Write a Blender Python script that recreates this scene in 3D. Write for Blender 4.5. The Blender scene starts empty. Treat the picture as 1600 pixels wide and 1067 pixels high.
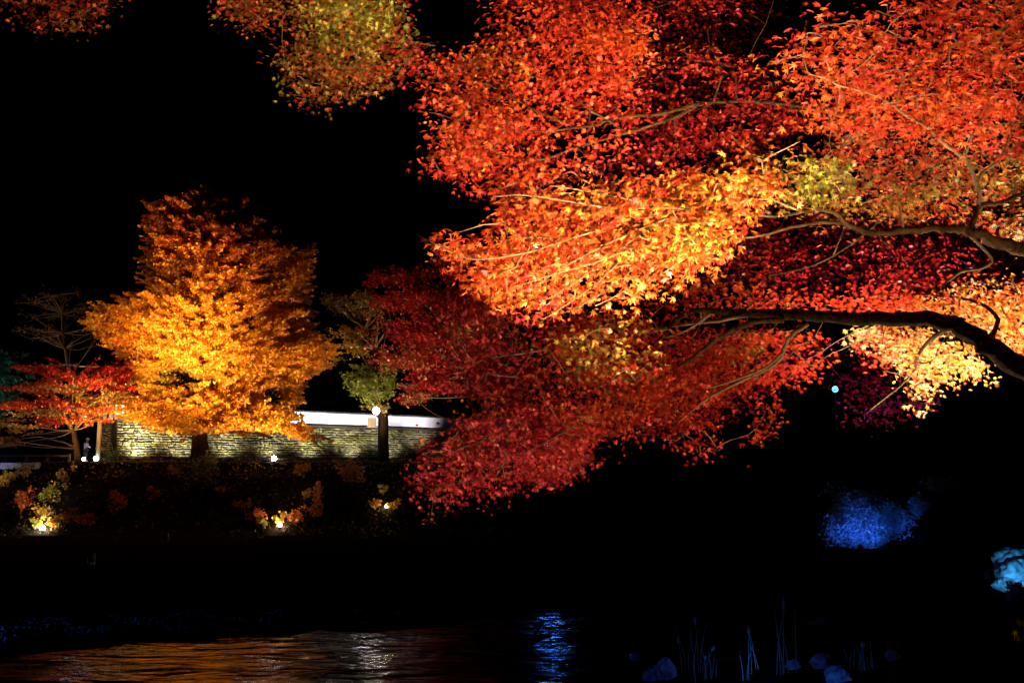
import bpy, math, random
import numpy as np
from mathutils import Vector, Matrix, Quaternion
R = math.radians
rng = np.random.default_rng(11)
random.seed(11)
scn = bpy.context.scene
col = scn.collection

# ------------------------------------------------------------------ camera
F = 1556.0                      # focal length in pixels of the 1600 px wide photograph
CAM = np.array((0.0, 0.0, 5.0))
PITCH = math.atan2(720 - 533.5, F)
cd = bpy.data.cameras.new('camera'); cam = bpy.data.objects.new('camera', cd); col.objects.link(cam)
cd.sensor_width = 36; cd.lens = 36 * F / 1600; cd.clip_start = 0.05; cd.clip_end = 2000
cam.location = CAM; cam.rotation_euler = (math.pi / 2 + PITCH, 0, 0)
scn.camera = cam
scn.view_settings.view_transform = 'Standard'; scn.view_settings.look = 'None'
scn.view_settings.exposure = 0.0; scn.view_settings.gamma = 1.0
# ------------------------------------------------------------------ night sky
w = bpy.data.worlds.new('World'); scn.world = w; w.use_nodes = True
nt = w.node_tree; bg = nt.nodes['Background']
sk = nt.nodes.new('ShaderNodeTexSky'); sk.sky_type = 'NISHITA'; sk.sun_disc = False
sk.sun_elevation = R(-12); sk.sun_rotation = R(200)
nt.links.new(sk.outputs[0], bg.inputs[0]); bg.inputs[1].default_value = 0.002
scn.cycles.max_bounces = 4; scn.cycles.diffuse_bounces = 2; scn.cycles.glossy_bounces = 3
scn.cycles.transmission_bounces = 2; scn.cycles.transparent_max_bounces = 4
scn.cycles.sample_clamp_indirect = 3.0

# light colours
WARM = (1.0, 0.76, 0.50); WHITE = (1.0, 0.93, 0.88); AMBER = (1.0, 0.66, 0.30)
BLUE = (0.03, 0.15, 1.0); CYAN = (0.05, 0.42, 1.0); COLD = (0.55, 0.80, 1.0)

# ------------------------------------------------------------------ helpers
cp, sp_ = math.cos(PITCH), math.sin(PITCH)
def ray(u, v):
    x = (u - 800) / F; y = (533.5 - v) / F
    return np.array((x, cp - y * sp_, sp_ + y * cp))
def at(u, v, Y):
    d = ray(u, v); return CAM + d * (Y / d[1])
def proj(P):
    Q = np.asarray(P, float) - CAM
    f = Q[..., 1] * cp + Q[..., 2] * sp_; y = -Q[..., 1] * sp_ + Q[..., 2] * cp
    return 800 + F * Q[..., 0] / f, 533.5 - F * y / f

ORG = {}
def tag(o, label=None, cat=None, group=None, kind=None):
    if label: o['label'] = label
    if cat: o['category'] = cat
    if group: o['group'] = group
    if kind: o['kind'] = kind
    return o
def thing(name, loc, label, cat, group=None):
    o = bpy.data.objects.new(name, None); col.objects.link(o); o.location = Vector(loc)
    o.empty_display_size = 0.2
    ORG[o.name] = np.array(loc, float)
    return tag(o, label, cat, group)
def link(name, me, mat, parent=None):
    o = bpy.data.objects.new(name, me); col.objects.link(o)
    if mat: me.materials.append(mat)
    if parent:
        o.parent = parent; ORG[o.name] = ORG.get(parent.name, np.zeros(3))
    else: ORG[o.name] = np.zeros(3)
    return o
def recenter(o):
    """moves the origin of a top-level mesh to the middle of its base"""
    me = o.data; n = len(me.vertices); a = np.empty(n * 3); me.vertices.foreach_get('co', a); a = a.reshape(-1, 3)
    c = (a.min(0) + a.max(0)) / 2; c[2] = a[:, 2].min()
    me.vertices.foreach_set('co', (a - c).ravel()); o.location = Vector(c); me.update(); return o

class MB:
    def __init__(s): s.v = []; s.f = []
    def add(s, V, Fc):
        n = len(s.v); s.v += [tuple(map(float, p)) for p in V]; s.f += [tuple(i + n for i in f) for f in Fc]
    def box(s, c, d, rot=None, jit=0.0):
        d = np.array(d) / 2
        V = np.array([(x, y, z) for z in (-1, 1) for y in (-1, 1) for x in (-1, 1)], float) * d
        if jit: V += rng.uniform(-jit, jit, V.shape)
        if rot is not None: V = V @ np.array(rot).T
        s.add(V + np.array(c), [(0, 2, 3, 1), (4, 5, 7, 6), (0, 1, 5, 4), (2, 6, 7, 3), (0, 4, 6, 2), (1, 3, 7, 5)])
    def tube(s, pts, rad, n=8, caps=True):
        pts = [np.array(p, float) for p in pts]; k = len(pts); V = []
        for i, p in enumerate(pts):
            t = pts[min(i + 1, k - 1)] - pts[max(i - 1, 0)]; t /= (np.linalg.norm(t) + 1e-9)
            a = np.cross(t, (0.13, 0.31, 0.94)); a /= (np.linalg.norm(a) + 1e-9); b = np.cross(t, a)
            for j in range(n):
                th = 2 * math.pi * j / n
                V.append(p + rad[i] * (a * math.cos(th) + b * math.sin(th)))
        Fc = [(i * n + j, i * n + (j + 1) % n, (i + 1) * n + (j + 1) % n, (i + 1) * n + j) for i in range(k - 1) for j in range(n)]
        if caps: Fc += [tuple(range(n - 1, -1, -1)), tuple((k - 1) * n + j for j in range(n))]
        s.add(V, Fc)
    def lathe(s, prof, c=(0, 0, 0), n=16, rot=None):
        V = [np.array((r * math.cos(2 * math.pi * j / n), r * math.sin(2 * math.pi * j / n), z)) for r, z in prof for j in range(n)]
        if rot is not None: V = [np.array(rot) @ p for p in V]
        k = len(prof)
        Fc = [(i * n + j, i * n + (j + 1) % n, (i + 1) * n + (j + 1) % n, (i + 1) * n + j) for i in range(k - 1) for j in range(n)]
        Fc += [tuple(range(n - 1, -1, -1)), tuple((k - 1) * n + j for j in range(n))]
        s.add([p + np.array(c) for p in V], Fc)
    def ball(s, c, r, n=14, m=9, sc=(1, 1, 1), lump=0.0):
        V = []; kk = rng.uniform(0, 6, 6)
        for i in range(m + 1):
            ph = math.pi * i / m
            for j in range(n):
                th = 2 * math.pi * j / n
                q = 1 + lump * (math.sin(3 * th + kk[0]) * .6 * math.sin(2 * ph + kk[1]) + math.sin(5 * th + 4 * ph + kk[2]) * .5 * math.sin(ph) + math.sin(9 * ph - 7 * th * 1 + kk[3]) * .3 * math.sin(ph) + rng.uniform(-1, 1) * .22 * math.sin(ph))
                V.append(np.array(c) + r * q * np.array((math.sin(ph) * math.cos(th) * sc[0], math.sin(ph) * math.sin(th) * sc[1], math.cos(ph) * sc[2])))
        s.add(V, [(i * n + j, (i + 1) * n + j, (i + 1) * n + (j + 1) % n, i * n + (j + 1) % n) for i in range(m) for j in range(n)])
    def build(s, name, mat, parent=None, smooth=True):
        me = bpy.data.meshes.new(name)
        o = ORG.get(parent.name, np.zeros(3)) if parent else np.zeros(3)
        me.from_pydata([tuple(np.array(p) - o) for p in s.v], [], s.f)
        if smooth: me.polygons.foreach_set('use_smooth', [True] * len(me.polygons))
        me.update(); return link(name, me, mat, parent)

def nodes_of(m):
    m.use_nodes = True; n = m.node_tree; n.nodes.clear()
    out = n.nodes.new('ShaderNodeOutputMaterial'); return n, out
def mat(name, c1, c2=None, scale=4.0, rough=0.8, bump=0.0, spec=0.3, stretch=(1, 1, 1), metal=0.0):
    m = bpy.data.materials.new(name); n, out = nodes_of(m)
    p = n.nodes.new('ShaderNodeBsdfPrincipled'); n.links.new(p.outputs[0], out.inputs[0])
    p.inputs['Roughness'].default_value = rough; p.inputs['Specular IOR Level'].default_value = spec; p.inputs['Metallic'].default_value = metal
    tc = n.nodes.new('ShaderNodeTexCoord'); mp = n.nodes.new('ShaderNodeMapping'); mp.inputs['Scale'].default_value = stretch
    n.links.new(tc.outputs['Object'], mp.inputs[0])
    nz = n.nodes.new('ShaderNodeTexNoise'); nz.inputs['Scale'].default_value = scale; nz.inputs['Detail'].default_value = 6; nz.inputs['Roughness'].default_value = .65
    n.links.new(mp.outputs[0], nz.inputs['Vector'])
    rp = n.nodes.new('ShaderNodeValToRGB'); c2 = c2 or tuple(x * 1.5 for x in c1)
    rp.color_ramp.elements[0].position = .3; rp.color_ramp.elements[1].position = .7
    rp.color_ramp.elements[0].color = (*c1, 1); rp.color_ramp.elements[1].color = (*c2, 1)
    n.links.new(nz.outputs['Fac'], rp.inputs[0]); n.links.new(rp.outputs[0], p.inputs['Base Color'])
    if bump:
        b = n.nodes.new('ShaderNodeBump'); b.inputs['Strength'].default_value = bump; b.inputs['Distance'].default_value = .05
        n.links.new(nz.outputs['Fac'], b.inputs['Height']); n.links.new(b.outputs[0], p.inputs['Normal'])
    return m
def emit(name, c, s):
    m = bpy.data.materials.new(name); n, out = nodes_of(m)
    e = n.nodes.new('ShaderNodeEmission'); e.inputs[0].default_value = (*c, 1); e.inputs[1].default_value = s
    n.links.new(e.outputs[0], out.inputs[0]); return m
def leaf_mat(name, trans=0.35, gloss=0.04, rough=.45):
    m = bpy.data.materials.new(name); n, out = nodes_of(m)
    a = n.nodes.new('ShaderNodeAttribute'); a.attribute_name = 'leaf_colour'
    d = n.nodes.new('ShaderNodeBsdfDiffuse'); t = n.nodes.new('ShaderNodeBsdfTranslucent'); g = n.nodes.new('ShaderNodeBsdfGlossy')
    g.inputs['Roughness'].default_value = rough
    n.links.new(a.outputs['Color'], d.inputs[0]); n.links.new(a.outputs['Color'], t.inputs[0])
    x = n.nodes.new('ShaderNodeMixShader'); x.inputs[0].default_value = trans
    n.links.new(d.outputs[0], x.inputs[1]); n.links.new(t.outputs[0], x.inputs[2])
    y = n.nodes.new('ShaderNodeMixShader'); y.inputs[0].default_value = gloss
    n.links.new(x.outputs[0], y.inputs[1]); n.links.new(g.outputs[0], y.inputs[2])
    n.links.new(y.outputs[0], out.inputs[0]); return m

# leaf templates: vertices (x across, y along, z), quads
def maple_template():
    tips = [(0, 1.0), (48, .92), (92, .74), (140, .42)]
    ang = [-140, -92, -48, 0, 48, 92, 140]; L = {0: 1.0, 48: .92, 92: .72, 140: .40}
    V = [(0, 0, 0)]; tip = []; notch = []
    def pt(a, r): return (r * math.sin(R(a)), r * math.cos(R(a)), -0.28 * r * r)
    nang = [-172, -116, -70, -24, 24, 70, 116, 172]
    nr = [.08, .17, .23, .28, .28, .23, .17, .08]
    for a, r in zip(nang, nr): notch.append(len(V)); x = pt(a, r); V.append((x[0], x[1], x[2] + .05))
    for a in ang: tip.append(len(V)); V.append(pt(a, L[abs(a)]))
    Fc = [(0, notch[i], tip[i], notch[i + 1]) for i in range(7)]
    V = np.array(V); V[:, 1] += .0
    return V * .64, Fc
MAPLE = maple_template()
FAN = (np.array([(0, -.5, 0), (.42, .25, -.08), (0, .5, .06), (-.42, .25, -.08)]), [(0, 1, 2, 3)])
BLADE = (np.array([(0, -.5, 0), (.2, 0, -.05), (0, .5, .0), (-.2, 0, -.05)]), [(0, 1, 2, 3)])

def leaves(name, P, N, T, S, C, tmpl, material, parent):
    """one mesh of many leaves: positions, normals, stem directions, sizes, colours"""
    P = np.asarray(P, float); n = len(P)
    N = N / (np.linalg.norm(N, axis=1, keepdims=True) + 1e-9)
    T = T - N * (T * N).sum(1, keepdims=True); T /= (np.linalg.norm(T, axis=1, keepdims=True) + 1e-9)
    B = np.cross(T, N)
    tv, tf = tmpl; k = len(tv)
    V = P[:, None, :] + S[:, None, None] * (tv[None, :, 0:1] * B[:, None] + tv[None, :, 1:2] * T[:, None] + tv[None, :, 2:3] * N[:, None])
    V = V.reshape(-1, 3) - (ORG.get(parent.name, np.zeros(3)) if parent else 0)
    q = np.array(tf); nf = len(q)
    I = (np.arange(n)[:, None, None] * k + q[None]).reshape(-1)
    me = bpy.data.meshes.new(name)
    me.vertices.add(n * k); me.vertices.foreach_set('co', V.ravel())
    me.loops.add(len(I)); me.loops.foreach_set('vertex_index', I.astype(np.int32))
    me.polygons.add(n * nf); me.polygons.foreach_set('loop_start', (np.arange(n * nf) * 4).astype(np.int32))
    me.update(calc_edges=True)
    at_ = me.attributes.new('leaf_colour', 'FLOAT_COLOR', 'POINT')
    Cc = np.concatenate([C, np.ones((n, 1))], 1)
    at_.data.foreach_set('color', np.repeat(Cc, k, 0).ravel())
    return link(name, me, material, parent)

PAL = dict(red=(.58, .030, .014), crimson=(.44, .018, .018), verm=(.70, .066, .014), orange=(.77, .16, .018),
           amber=(.78, .36, .030), gold=(.80, .46, .035), green=(.26, .30, .030), olive=(.34, .26, .035),
           pink=(.66, .12, .07), brown=(.34, .14, .04), rust=(.50, .12, .03), dgreen=(.07, .12, .03), cream=(.80, .56, .30),  # cream: overexposure close to the floodlight, put into a paler leaf colour
           maroon=(.30, .022, .014), pine=(.05, .20, .12), dolive=(.13, .10, .018), dbrown=(.16, .055, .018))  # dolive, dbrown: olive-brown leaves, darkened further to stand in for weak light
def colours(n, mix, jit=.16):
    names = list(mix); p = np.array([mix[k] for k in names], float); p /= p.sum()
    ix = rng.choice(len(names), n, p=p)
    C = np.array([PAL[k] for k in names])[ix]
    C = C * np.exp(rng.normal(0, jit, (n, 1))) * np.exp(rng.normal(0, jit * .5, (n, 3)))
    return np.clip(C, 0.003, .9)
def inside(poly, x, y):
    poly = np.array(poly, float); r = np.zeros(np.shape(x), bool); j = len(poly) - 1
    for i in range(len(poly)):
        xi, yi = poly[i]; xj, yj = poly[j]
        c = ((yi > y) != (yj > y)) & (x < (xj - xi) * (y - yi) / (yj - yi + 1e-12) + xi)
        r ^= c; j = i
    return r
def area(poly):
    p = np.array(poly, float); x, y = p[:, 0], p[:, 1]
    return .5 * abs(np.dot(x, np.roll(y, 1)) - np.dot(y, np.roll(x, 1)))
def poly_points(poly, n):
    p = np.array(poly, float); lo, hi = p.min(0), p.max(0); out = np.zeros((0, 2))
    while len(out) < n:
        q = rng.uniform(lo, hi, (n * 3 + 20, 2)); out = np.vstack([out, q[inside(poly, q[:, 0], q[:, 1])]])
    return out[:n]

# ------------------------------------------------------------------ materials
def rock_n(r): return (34, 24) if r > .4 else (12, 8)
M = dict(
    bark=mat('bark', (.016, .008, .003), (.075, .038, .013), 14, .95, 1.0, .03, (1, 1, .35)),
    twig=mat('twig_bark', (.075, .040, .015), (.17, .095, .036), 30, .8, .3),
    dark_bark=mat('dark_bark', (.008, .004, .0015), (.032, .018, .006), 14, .95, 1.0, .02, (1, 1, .35)),
    ground=mat('bank_soil', (.005, .004, .003), (.014, .010, .006), .9, 1.0, .6, 0.0),
    hill=mat('wooded_hill', (.004, .005, .003), (.008, .010, .005), .3, 1, 0, 0),
    path=mat('path_gravel', (.10, .085, .065), (.17, .15, .11), 6, .95, .2),
    stone=mat('wall_stone', (.07, .068, .024), (.36, .33, .13), 2.2, .85, .5, .2),
    stone_brown=mat('brown_stone', (.10, .07, .04), (.20, .14, .08), 2.2, .9, .5, .2),
    mortar=mat('joint_earth', (.010, .010, .007), (.03, .026, .018), 6, 1, .3, .05),
    plaster=mat('white_plaster', (.66, .65, .66), (.78, .77, .78), .8, .9, .05, .1),
    timber=mat('dark_timber', (.025, .018, .012), (.06, .042, .028), 5, .8, .3, .2, (.2, 1, 1)),
    pale_timber=mat('pale_timber', (.22, .15, .07), (.34, .25, .12), 5, .8, .3, .2, (1, 1, .2)),
    tile=mat('roof_tile', (.010, .011, .012), (.025, .026, .028), 8, .55, .2, .4),
    concrete=mat('pale_concrete', (.40, .38, .35), (.56, .54, .50), 5, .9, .2),
    metal=mat('dark_metal', (.012, .012, .013), (.03, .03, .032), 20, .45, .05, .5, (1, 1, 1), .6),
    rock=mat('river_rock', (.03, .03, .03), (.52, .52, .52), 3.4, .7, 1.0, .4),
    grass=mat('dry_grass', (.16, .14, .08), (.36, .32, .2), 12, .9),
    skin=mat('skin', (.42, .25, .17), (.48, .30, .21), 8, .6),
    shirt=mat('pale_blue_cloth', (.42, .48, .66), (.52, .58, .74), 14, .9),
    trousers=mat('dark_cloth', (.012, .012, .016), (.02, .02, .026), 14, .9),
    hat=mat('white_cloth', (.70, .68, .64), (.8, .78, .74), 14, .9),
    leaf=leaf_mat('maple_leaf', .36, .025, .5), ginkgo=leaf_mat('ginkgo_leaf', .42, .015, .6), shrub=leaf_mat('shrub_leaf', .3, .04, .5),
)
def water_mat():
    m = bpy.data.materials.new('river_water'); n, out = nodes_of(m)
    p = n.nodes.new('ShaderNodeBsdfPrincipled'); n.links.new(p.outputs[0], out.inputs[0])
    p.inputs['Base Color'].default_value = (.004, .006, .007, 1); p.inputs['Roughness'].default_value = .13; p.inputs['IOR'].default_value = 1.33; p.inputs['Specular IOR Level'].default_value = .10
    tc = n.nodes.new('ShaderNodeTexCoord')
    hs = []
    for sc, st, dt in ((1.0, (.22, .55, 1), 3), (1.0, (.9, 1.9, 1), 4)):
        mp = n.nodes.new('ShaderNodeMapping'); mp.inputs['Scale'].default_value = st; mp.inputs['Rotation'].default_value = (0, 0, R(-6))
        n.links.new(tc.outputs['Object'], mp.inputs[0])
        z = n.nodes.new('ShaderNodeTexNoise'); z.inputs['Scale'].default_value = sc; z.inputs['Detail'].default_value = dt; z.inputs['Distortion'].default_value = .4
        n.links.new(mp.outputs[0], z.inputs['Vector']); hs.append(z)
    b1 = n.nodes.new('ShaderNodeBump'); b1.inputs['Strength'].default_value = 1; b1.inputs['Distance'].default_value = .42
    b2 = n.nodes.new('ShaderNodeBump'); b2.inputs['Strength'].default_value = 1; b2.inputs['Distance'].default_value = .085
    n.links.new(hs[0].outputs['Fac'], b1.inputs['Height']); n.links.new(hs[1].outputs['Fac'], b2.inputs['Height'])
    n.links.new(b1.outputs[0], b2.inputs['Normal']); n.links.new(b2.outputs[0], p.inputs['Normal'])
    return m

# ------------------------------------------------------------------ terrain
RIVER = [(-220, 12), (-20, 13), (-4, 15), (-1, 19), (1.5, 23.5), (6, 27), (12, 32), (17, 37), (20, 45), (21, 54), (18, 60), (12, 64), (4, 66), (-40, 66), (-220, 66)]
WATER = [(-220, 12), (-20, 13), (-4, 15), (-1, 19), (1.5, 23.5), (6, 27), (10, 31), (8.5, 37.5), (1.3, 34), (-2.5, 31.2), (-6.6, 29.4), (-13.7, 26.6), (-30, 24.5), (-220, 23)]
def river_dist(x, y, RIVER=RIVER):
    p = np.array(RIVER, float); d = np.full(np.shape(x), 1e9)
    for i in range(len(p)):
        a, b = p[i - 1], p[i]; ab = b - a; L = ab @ ab
        t = np.clip(((x - a[0]) * ab[0] + (y - a[1]) * ab[1]) / L, 0, 1)
        d = np.minimum(d, np.hypot(x - a[0] - t * ab[0], y - a[1] - t * ab[1]))
    return np.where(inside(RIVER, np.asarray(x, float), np.asarray(y, float)), -d, d)
def sstep(a, b, x):
    t = np.clip((x - a) / (b - a), 0, 1); return t * t * (3 - 2 * t)
PATH_Z = 4.95
def ground_z(x, y):
    x = np.asarray(x, float); y = np.asarray(y, float)
    d = river_dist(x, y); far = sstep(30, 44, y)
    near_z = np.minimum(3.3, .06 + .19 * np.maximum(d, 0))
    far_z = .1 + (PATH_Z - .15) * sstep(0, 6.3, d) + .42 * np.maximum(0, y - 112) * sstep(0, 60, y - 100) + .25 * np.maximum(0, x - 34) + .02 * np.maximum(0, y - 85) * 0
    z = near_z * (1 - far) + far_z * far
    bump = .06 * np.sin(x * 1.7 + y * .6) * np.sin(y * 1.3) * (d > .5) * (1 - far * sstep(5, 6.5, d))
    dw = river_dist(x, y, WATER) + .5 * np.sin(x * .9 + 1) * np.sin(x * .37) + .35 * np.sin(x * 2.3 + y)
    bar = np.where(dw > 0, np.minimum(.22, .03 + dw * .12) + .05 * np.sin(x * 2.1 + y) * np.sin(y * 1.7) * sstep(.3, 2, dw), np.maximum(-1.5, .02 + dw * .45))
    return np.where(d > 0, z + bump, bar)
gx = np.unique(np.concatenate([np.linspace(-220, -60, 40), np.arange(-60, 40.1, .8), np.linspace(40, 260, 45)]))
gy = np.unique(np.concatenate([np.linspace(-60, 0, 20), np.arange(0, 90.1, .8), np.linspace(90, 420, 70)]))
X, Y = np.meshgrid(gx, gy); Z = np.minimum(ground_z(X, Y), 75)
me = bpy.data.meshes.new('ground'); nx, ny = len(gx), len(gy)
V = np.stack([X.ravel(), Y.ravel(), Z.ravel()], 1)
ii = (np.arange(ny - 1)[:, None] * nx + np.arange(nx - 1)[None]).ravel()
me.from_pydata(V.tolist(), [], np.stack([ii, ii + 1, ii + nx + 1, ii + nx], 1).tolist())
me.polygons.foreach_set('use_smooth', [True] * len(me.polygons))
tag(link('ground', me, M['ground']), kind='structure')
mb = MB(); mb.add([(-220, 8, 0), (45, 8, 0), (45, 70, 0), (-220, 70, 0)], [(0, 1, 2, 3)])
tag(mb.build('water', water_mat(), smooth=False), kind='structure')
mb = MB(); mb.add([(-90, 72.6, PATH_Z), (8, 72.6, PATH_Z), (8, 104, PATH_Z), (-90, 104, PATH_Z)], [(0, 1, 2, 3)])
mb.add([(-90, 72.6, PATH_Z - .3), (8, 72.6, PATH_Z - .3)], []); mb.f.append((4, 5, 1, 0))
tag(mb.build('path', M['path'], smooth=False), kind='structure')
def ray_ground(u, v, y0=10, y1=110):
    ys = np.arange(y0, y1, .1); d = ray(u, v)
    P = CAM + d * (ys / d[1])[:, None]
    hit = np.nonzero(P[:, 2] <= np.maximum(ground_z(P[:, 0], P[:, 1]), 0))[0]
    p = P[hit[0]] if len(hit) else P[-1]
    return np.array((p[0], p[1], max(float(ground_z(p[0], p[1])), 0)))
def gpos(x, y): return np.array((x, y, float(ground_z(x, y))))

# ------------------------------------------------------------------ lamps
def aim_mat(d):
    d = Vector(d).normalized(); return d.to_track_quat('-Z', 'Y')
HOUSE = MB(); HOUSE.lathe([(.055, .10), (.075, .09), (.085, .0), (.105, -.10), (.105, -.115), (.095, -.115)], n=14)
LENS = MB(); LENS.lathe([(.094, -.104), (.094, -.108), (.05, -.112), (.001, -.113)], n=14)
BRK = MB(); BRK.box((0, 0, .03), (.22, .14, .05)); BRK.box((-.12, 0, .16), (.012, .05, .26)); BRK.box((.12, 0, .16), (.012, .05, .26))
for b, nm in ((HOUSE, 'housing'), (LENS, 'lens'), (BRK, 'bracket')):
    b.me = bpy.data.meshes.new(nm); b.me.from_pydata(b.v, [], b.f); b.me.update()
LENSM = {}
def floodlight(loc, aim, power, colour, cone, label, group, blend=1.0, radius=.10, k=1.0, lens=12):
    loc = np.array(loc, float)
    t = thing('floodlight', loc, label, 'floodlight', group)
    q = aim_mat(np.array(aim) - (loc + (0, 0, .26 * k)))
    br = bpy.data.objects.new('bracket', BRK.me); h = bpy.data.objects.new('housing', HOUSE.me); l = bpy.data.objects.new('lens', LENS.me)
    for m_, me_ in ((M['metal'], BRK.me), (M['metal'], HOUSE.me)):
        if not me_.materials: me_.materials.append(m_)
    key = tuple(colour)
    if not LENS.me.materials: LENS.me.materials.append(None)
    if key not in LENSM: LENSM[key] = emit('lamp_lens', colour, lens)
    for o in (br, h, l): col.objects.link(o); o.parent = t
    br.scale = (k, k, k); br.rotation_euler = (0, 0, math.atan2(aim[1] - loc[1], aim[0] - loc[0]) - math.pi / 2)
    h.location = (0, 0, .26 * k); h.rotation_mode = 'QUATERNION'; h.rotation_quaternion = q; h.scale = (k, k, k)
    l.parent = h
    l.material_slots[0].link = 'OBJECT'; l.material_slots[0].material = LENSM[key]
    ld = bpy.data.lights.new('floodlight_beam', 'SPOT'); ld.energy = power; ld.color = colour; ld.spot_size = R(cone); ld.spot_blend = blend; ld.shadow_soft_size = radius
    lo = bpy.data.objects.new('floodlight_beam', ld); col.objects.link(lo); lo.parent = h; lo.location = (0, 0, -.13)
    return t
def globe_lamp(loc, r, colour, strength, label, group=None, name='garden_lamp', stub=.18):
    t = thing(name, loc, label, 'lamp', group); b = np.array(loc, float)
    m = MB(); m.lathe([(r * .8, 0), (r * .85, stub * .6), (r * .6, stub), (r * .55, stub + .02)], b, 12); m.build('base', M['metal'], t)
    m = MB(); m.ball(b + (0, 0, stub + r * .75), r, 14, 9); m.build('globe', emit('lamp_globe', colour, strength), t)
    return t

# ------------------------------------------------------------------ stone and plaster wall beyond the path
WA = np.array((-29.4, 74.6)); WB = np.array((2.0, 107.5))
WB = WA + (WB - WA) * 1.0
def wall_run(name, A, B, label, cat, mats, z0=PATH_Z, hs=3.0, hp=1.12, posts=(), batter=.10, cap0=0):
    A = np.array(A); B = np.array(B); L = np.linalg.norm(B - A); e = (B - A) / L; n = np.array((e[1], -e[0]))   # n: towards the river
    if n[1] > 0 and abs(n[1]) > .5: n = -n
    t = thing(name, (*((A + B) / 2), z0), label, cat)
    def P(s, d, z): return np.array((*(A + e * s + n * d), z))
    rot = np.array([[e[0], n[0], 0], [e[1], n[1], 0], [0, 0, 1]])
    m = MB(); thick = .8
    a = [P(0, -.02, z0 - .4), P(L, -.02, z0 - .4), P(L, -.02 - batter * hs, z0 + hs - .02), P(0, -.02 - batter * hs, z0 + hs - .02)]
    b_ = [P(0, -thick - .4, z0 - .4), P(L, -thick - .4, z0 - .4), P(L, -thick - .4, z0 + hs - .02), P(0, -thick - .4, z0 + hs - .02)]
    m.add(a + b_, [(0, 1, 2, 3), (5, 4, 7, 6), (3, 2, 6, 7), (4, 0, 3, 7), (1, 5, 6, 2)])
    core = m.build('wall_core', M['mortar'], t, smooth=False)
    m = MB(); z = z0
    while z < z0 + hs - .1:
        h = rng.uniform(.15, .24); h = min(h, z0 + hs - z); s = rng.uniform(-.3, 0)
        while s < L:
            wd = rng.uniform(.22, .72)
            a_, b2 = max(s, 0), min(s + wd, L)
            if b2 - a_ > .08:
                hh = h * rng.uniform(.52, .82); dz = rng.uniform(-.03, .035)
                cx = (a_ + b2) / 2; bul = rng.uniform(.06, .16); back = -batter * (z - z0) - .10
                # a pillow-faced stone
                W = (b2 - a_) / 2 - .012; H = hh / 2; cz = z + h / 2 + dz; tl = rng.uniform(-.04, .04)
                V = [P(cx - W, back, cz - H), P(cx + W, back, cz - H + tl), P(cx + W * rng.uniform(.85, 1), back, cz + H), P(cx - W * rng.uniform(.85, 1), back, cz + H - tl)]
                V += [P(cx - W * .93, back + .10, cz - H * .9), P(cx + W * .93, back + .10, cz - H * .9 + tl), P(cx + W * .9, back + .09, cz + H * .85), P(cx - W * .9, back + .09, cz + H * .85 - tl)]
                V += [P(cx - W * .55, back + .10 + bul, cz - H * .45), P(cx + W * .55, back + .10 + bul, cz - H * .45 + tl), P(cx + W * .5, back + .10 + bul * .8, cz + H * .4), P(cx - W * .5, back + .10 + bul * .8, cz + H * .4 - tl)]
                fc = []
                for k in (0, 4):
                    fc += [(k + i, k + (i + 1) % 4, k + 4 + (i + 1) % 4, k + 4 + i) for i in range(4)]
                fc += [(8, 9, 10, 11)]
                m.add(V, fc)
            s += wd
        z += h
    m.build('stone_base', mats[0], t, smooth=False)
    zt = z0 + hs; set_ = -batter * hs
    m = MB(); m.box(P(L / 2, set_ - .2, zt + .06), (L, .62, .16), rot); m.build('sill_beam', M['timber'], t, smooth=False)
    m = MB(); m.box(P(L / 2, set_ - .3, zt + .14 + hp / 2), (L, .3, hp), rot); m.build('plaster_band', M['plaster'], t, smooth=False)
    for s in posts:
        m = MB(); m.box(P(s, set_ - .13, zt + .14 + hp / 2), (.2, .06, hp - .01), rot); m.build('timber_post', M['timber'], t, smooth=False)
    m = MB(); zr = zt + .14 + hp
    m.box(P(L / 2, set_ - .3, zr + .04), (L + .1, .5, .08), rot)
    V = []
    for s in np.arange(0, L + .01, .3):
        pass
    for s in np.arange(.15, L, .3):
        m.tube([P(s, set_ + .22, zr + .10), P(s, set_ - .3, zr + .36)], [.07, .07], 6); m.tube([P(s, set_ - .82, zr + .10), P(s, set_ - .3, zr + .36)], [.07, .07], 6)
    m.add([P(0, set_ + .2, zr + .085), P(L, set_ + .2, zr + .085), P(L, set_ - .3, zr + .34), P(0, set_ - .3, zr + .34), P(L, set_ - .8, zr + .085), P(0, set_ - .8, zr + .085)], [(0, 1, 2, 3), (3, 2, 4, 5), (0, 5, 4, 1)])
    m.tube([P(0, set_ - .3, zr + .42), P(L, set_ - .3, zr + .42)], [.1, .1], 8)
    m.build('tile_coping', M['tile'], t, smooth=False)
    return t, P
wall, WP = wall_run('boundary_wall', WA, WB, 'long pale coursed stone wall with a white plaster band along its top, behind the golden tree', 'wall', (M['stone'],))
ret, RP = wall_run('side_wall', (-32.4, 77.7), (-29.75, 75.1), 'short brown stone return wall with timber posts at the left end of the long white topped wall', 'wall', (M['stone_brown'],), posts=(.2, 1.2, 2.3, 3.4), hs=2.8, hp=1.1)
WL = np.linalg.norm(WB - WA)
for i, s in enumerate((1.5, 5.0, 9.0, 13, 17, 21.5, 26)):
    p = WP(s, 1.15, PATH_Z + .004); q = WP(s, -.2, PATH_Z + 3.4)
    floodlight(p, q, (2300, 1200, 1000, 900, 950, 900, 700)[i], WHITE, 150, 'small ground floodlight pointed up at the foot of the pale stone wall', 'ground floodlights along the stone wall', k=.8)

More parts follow.
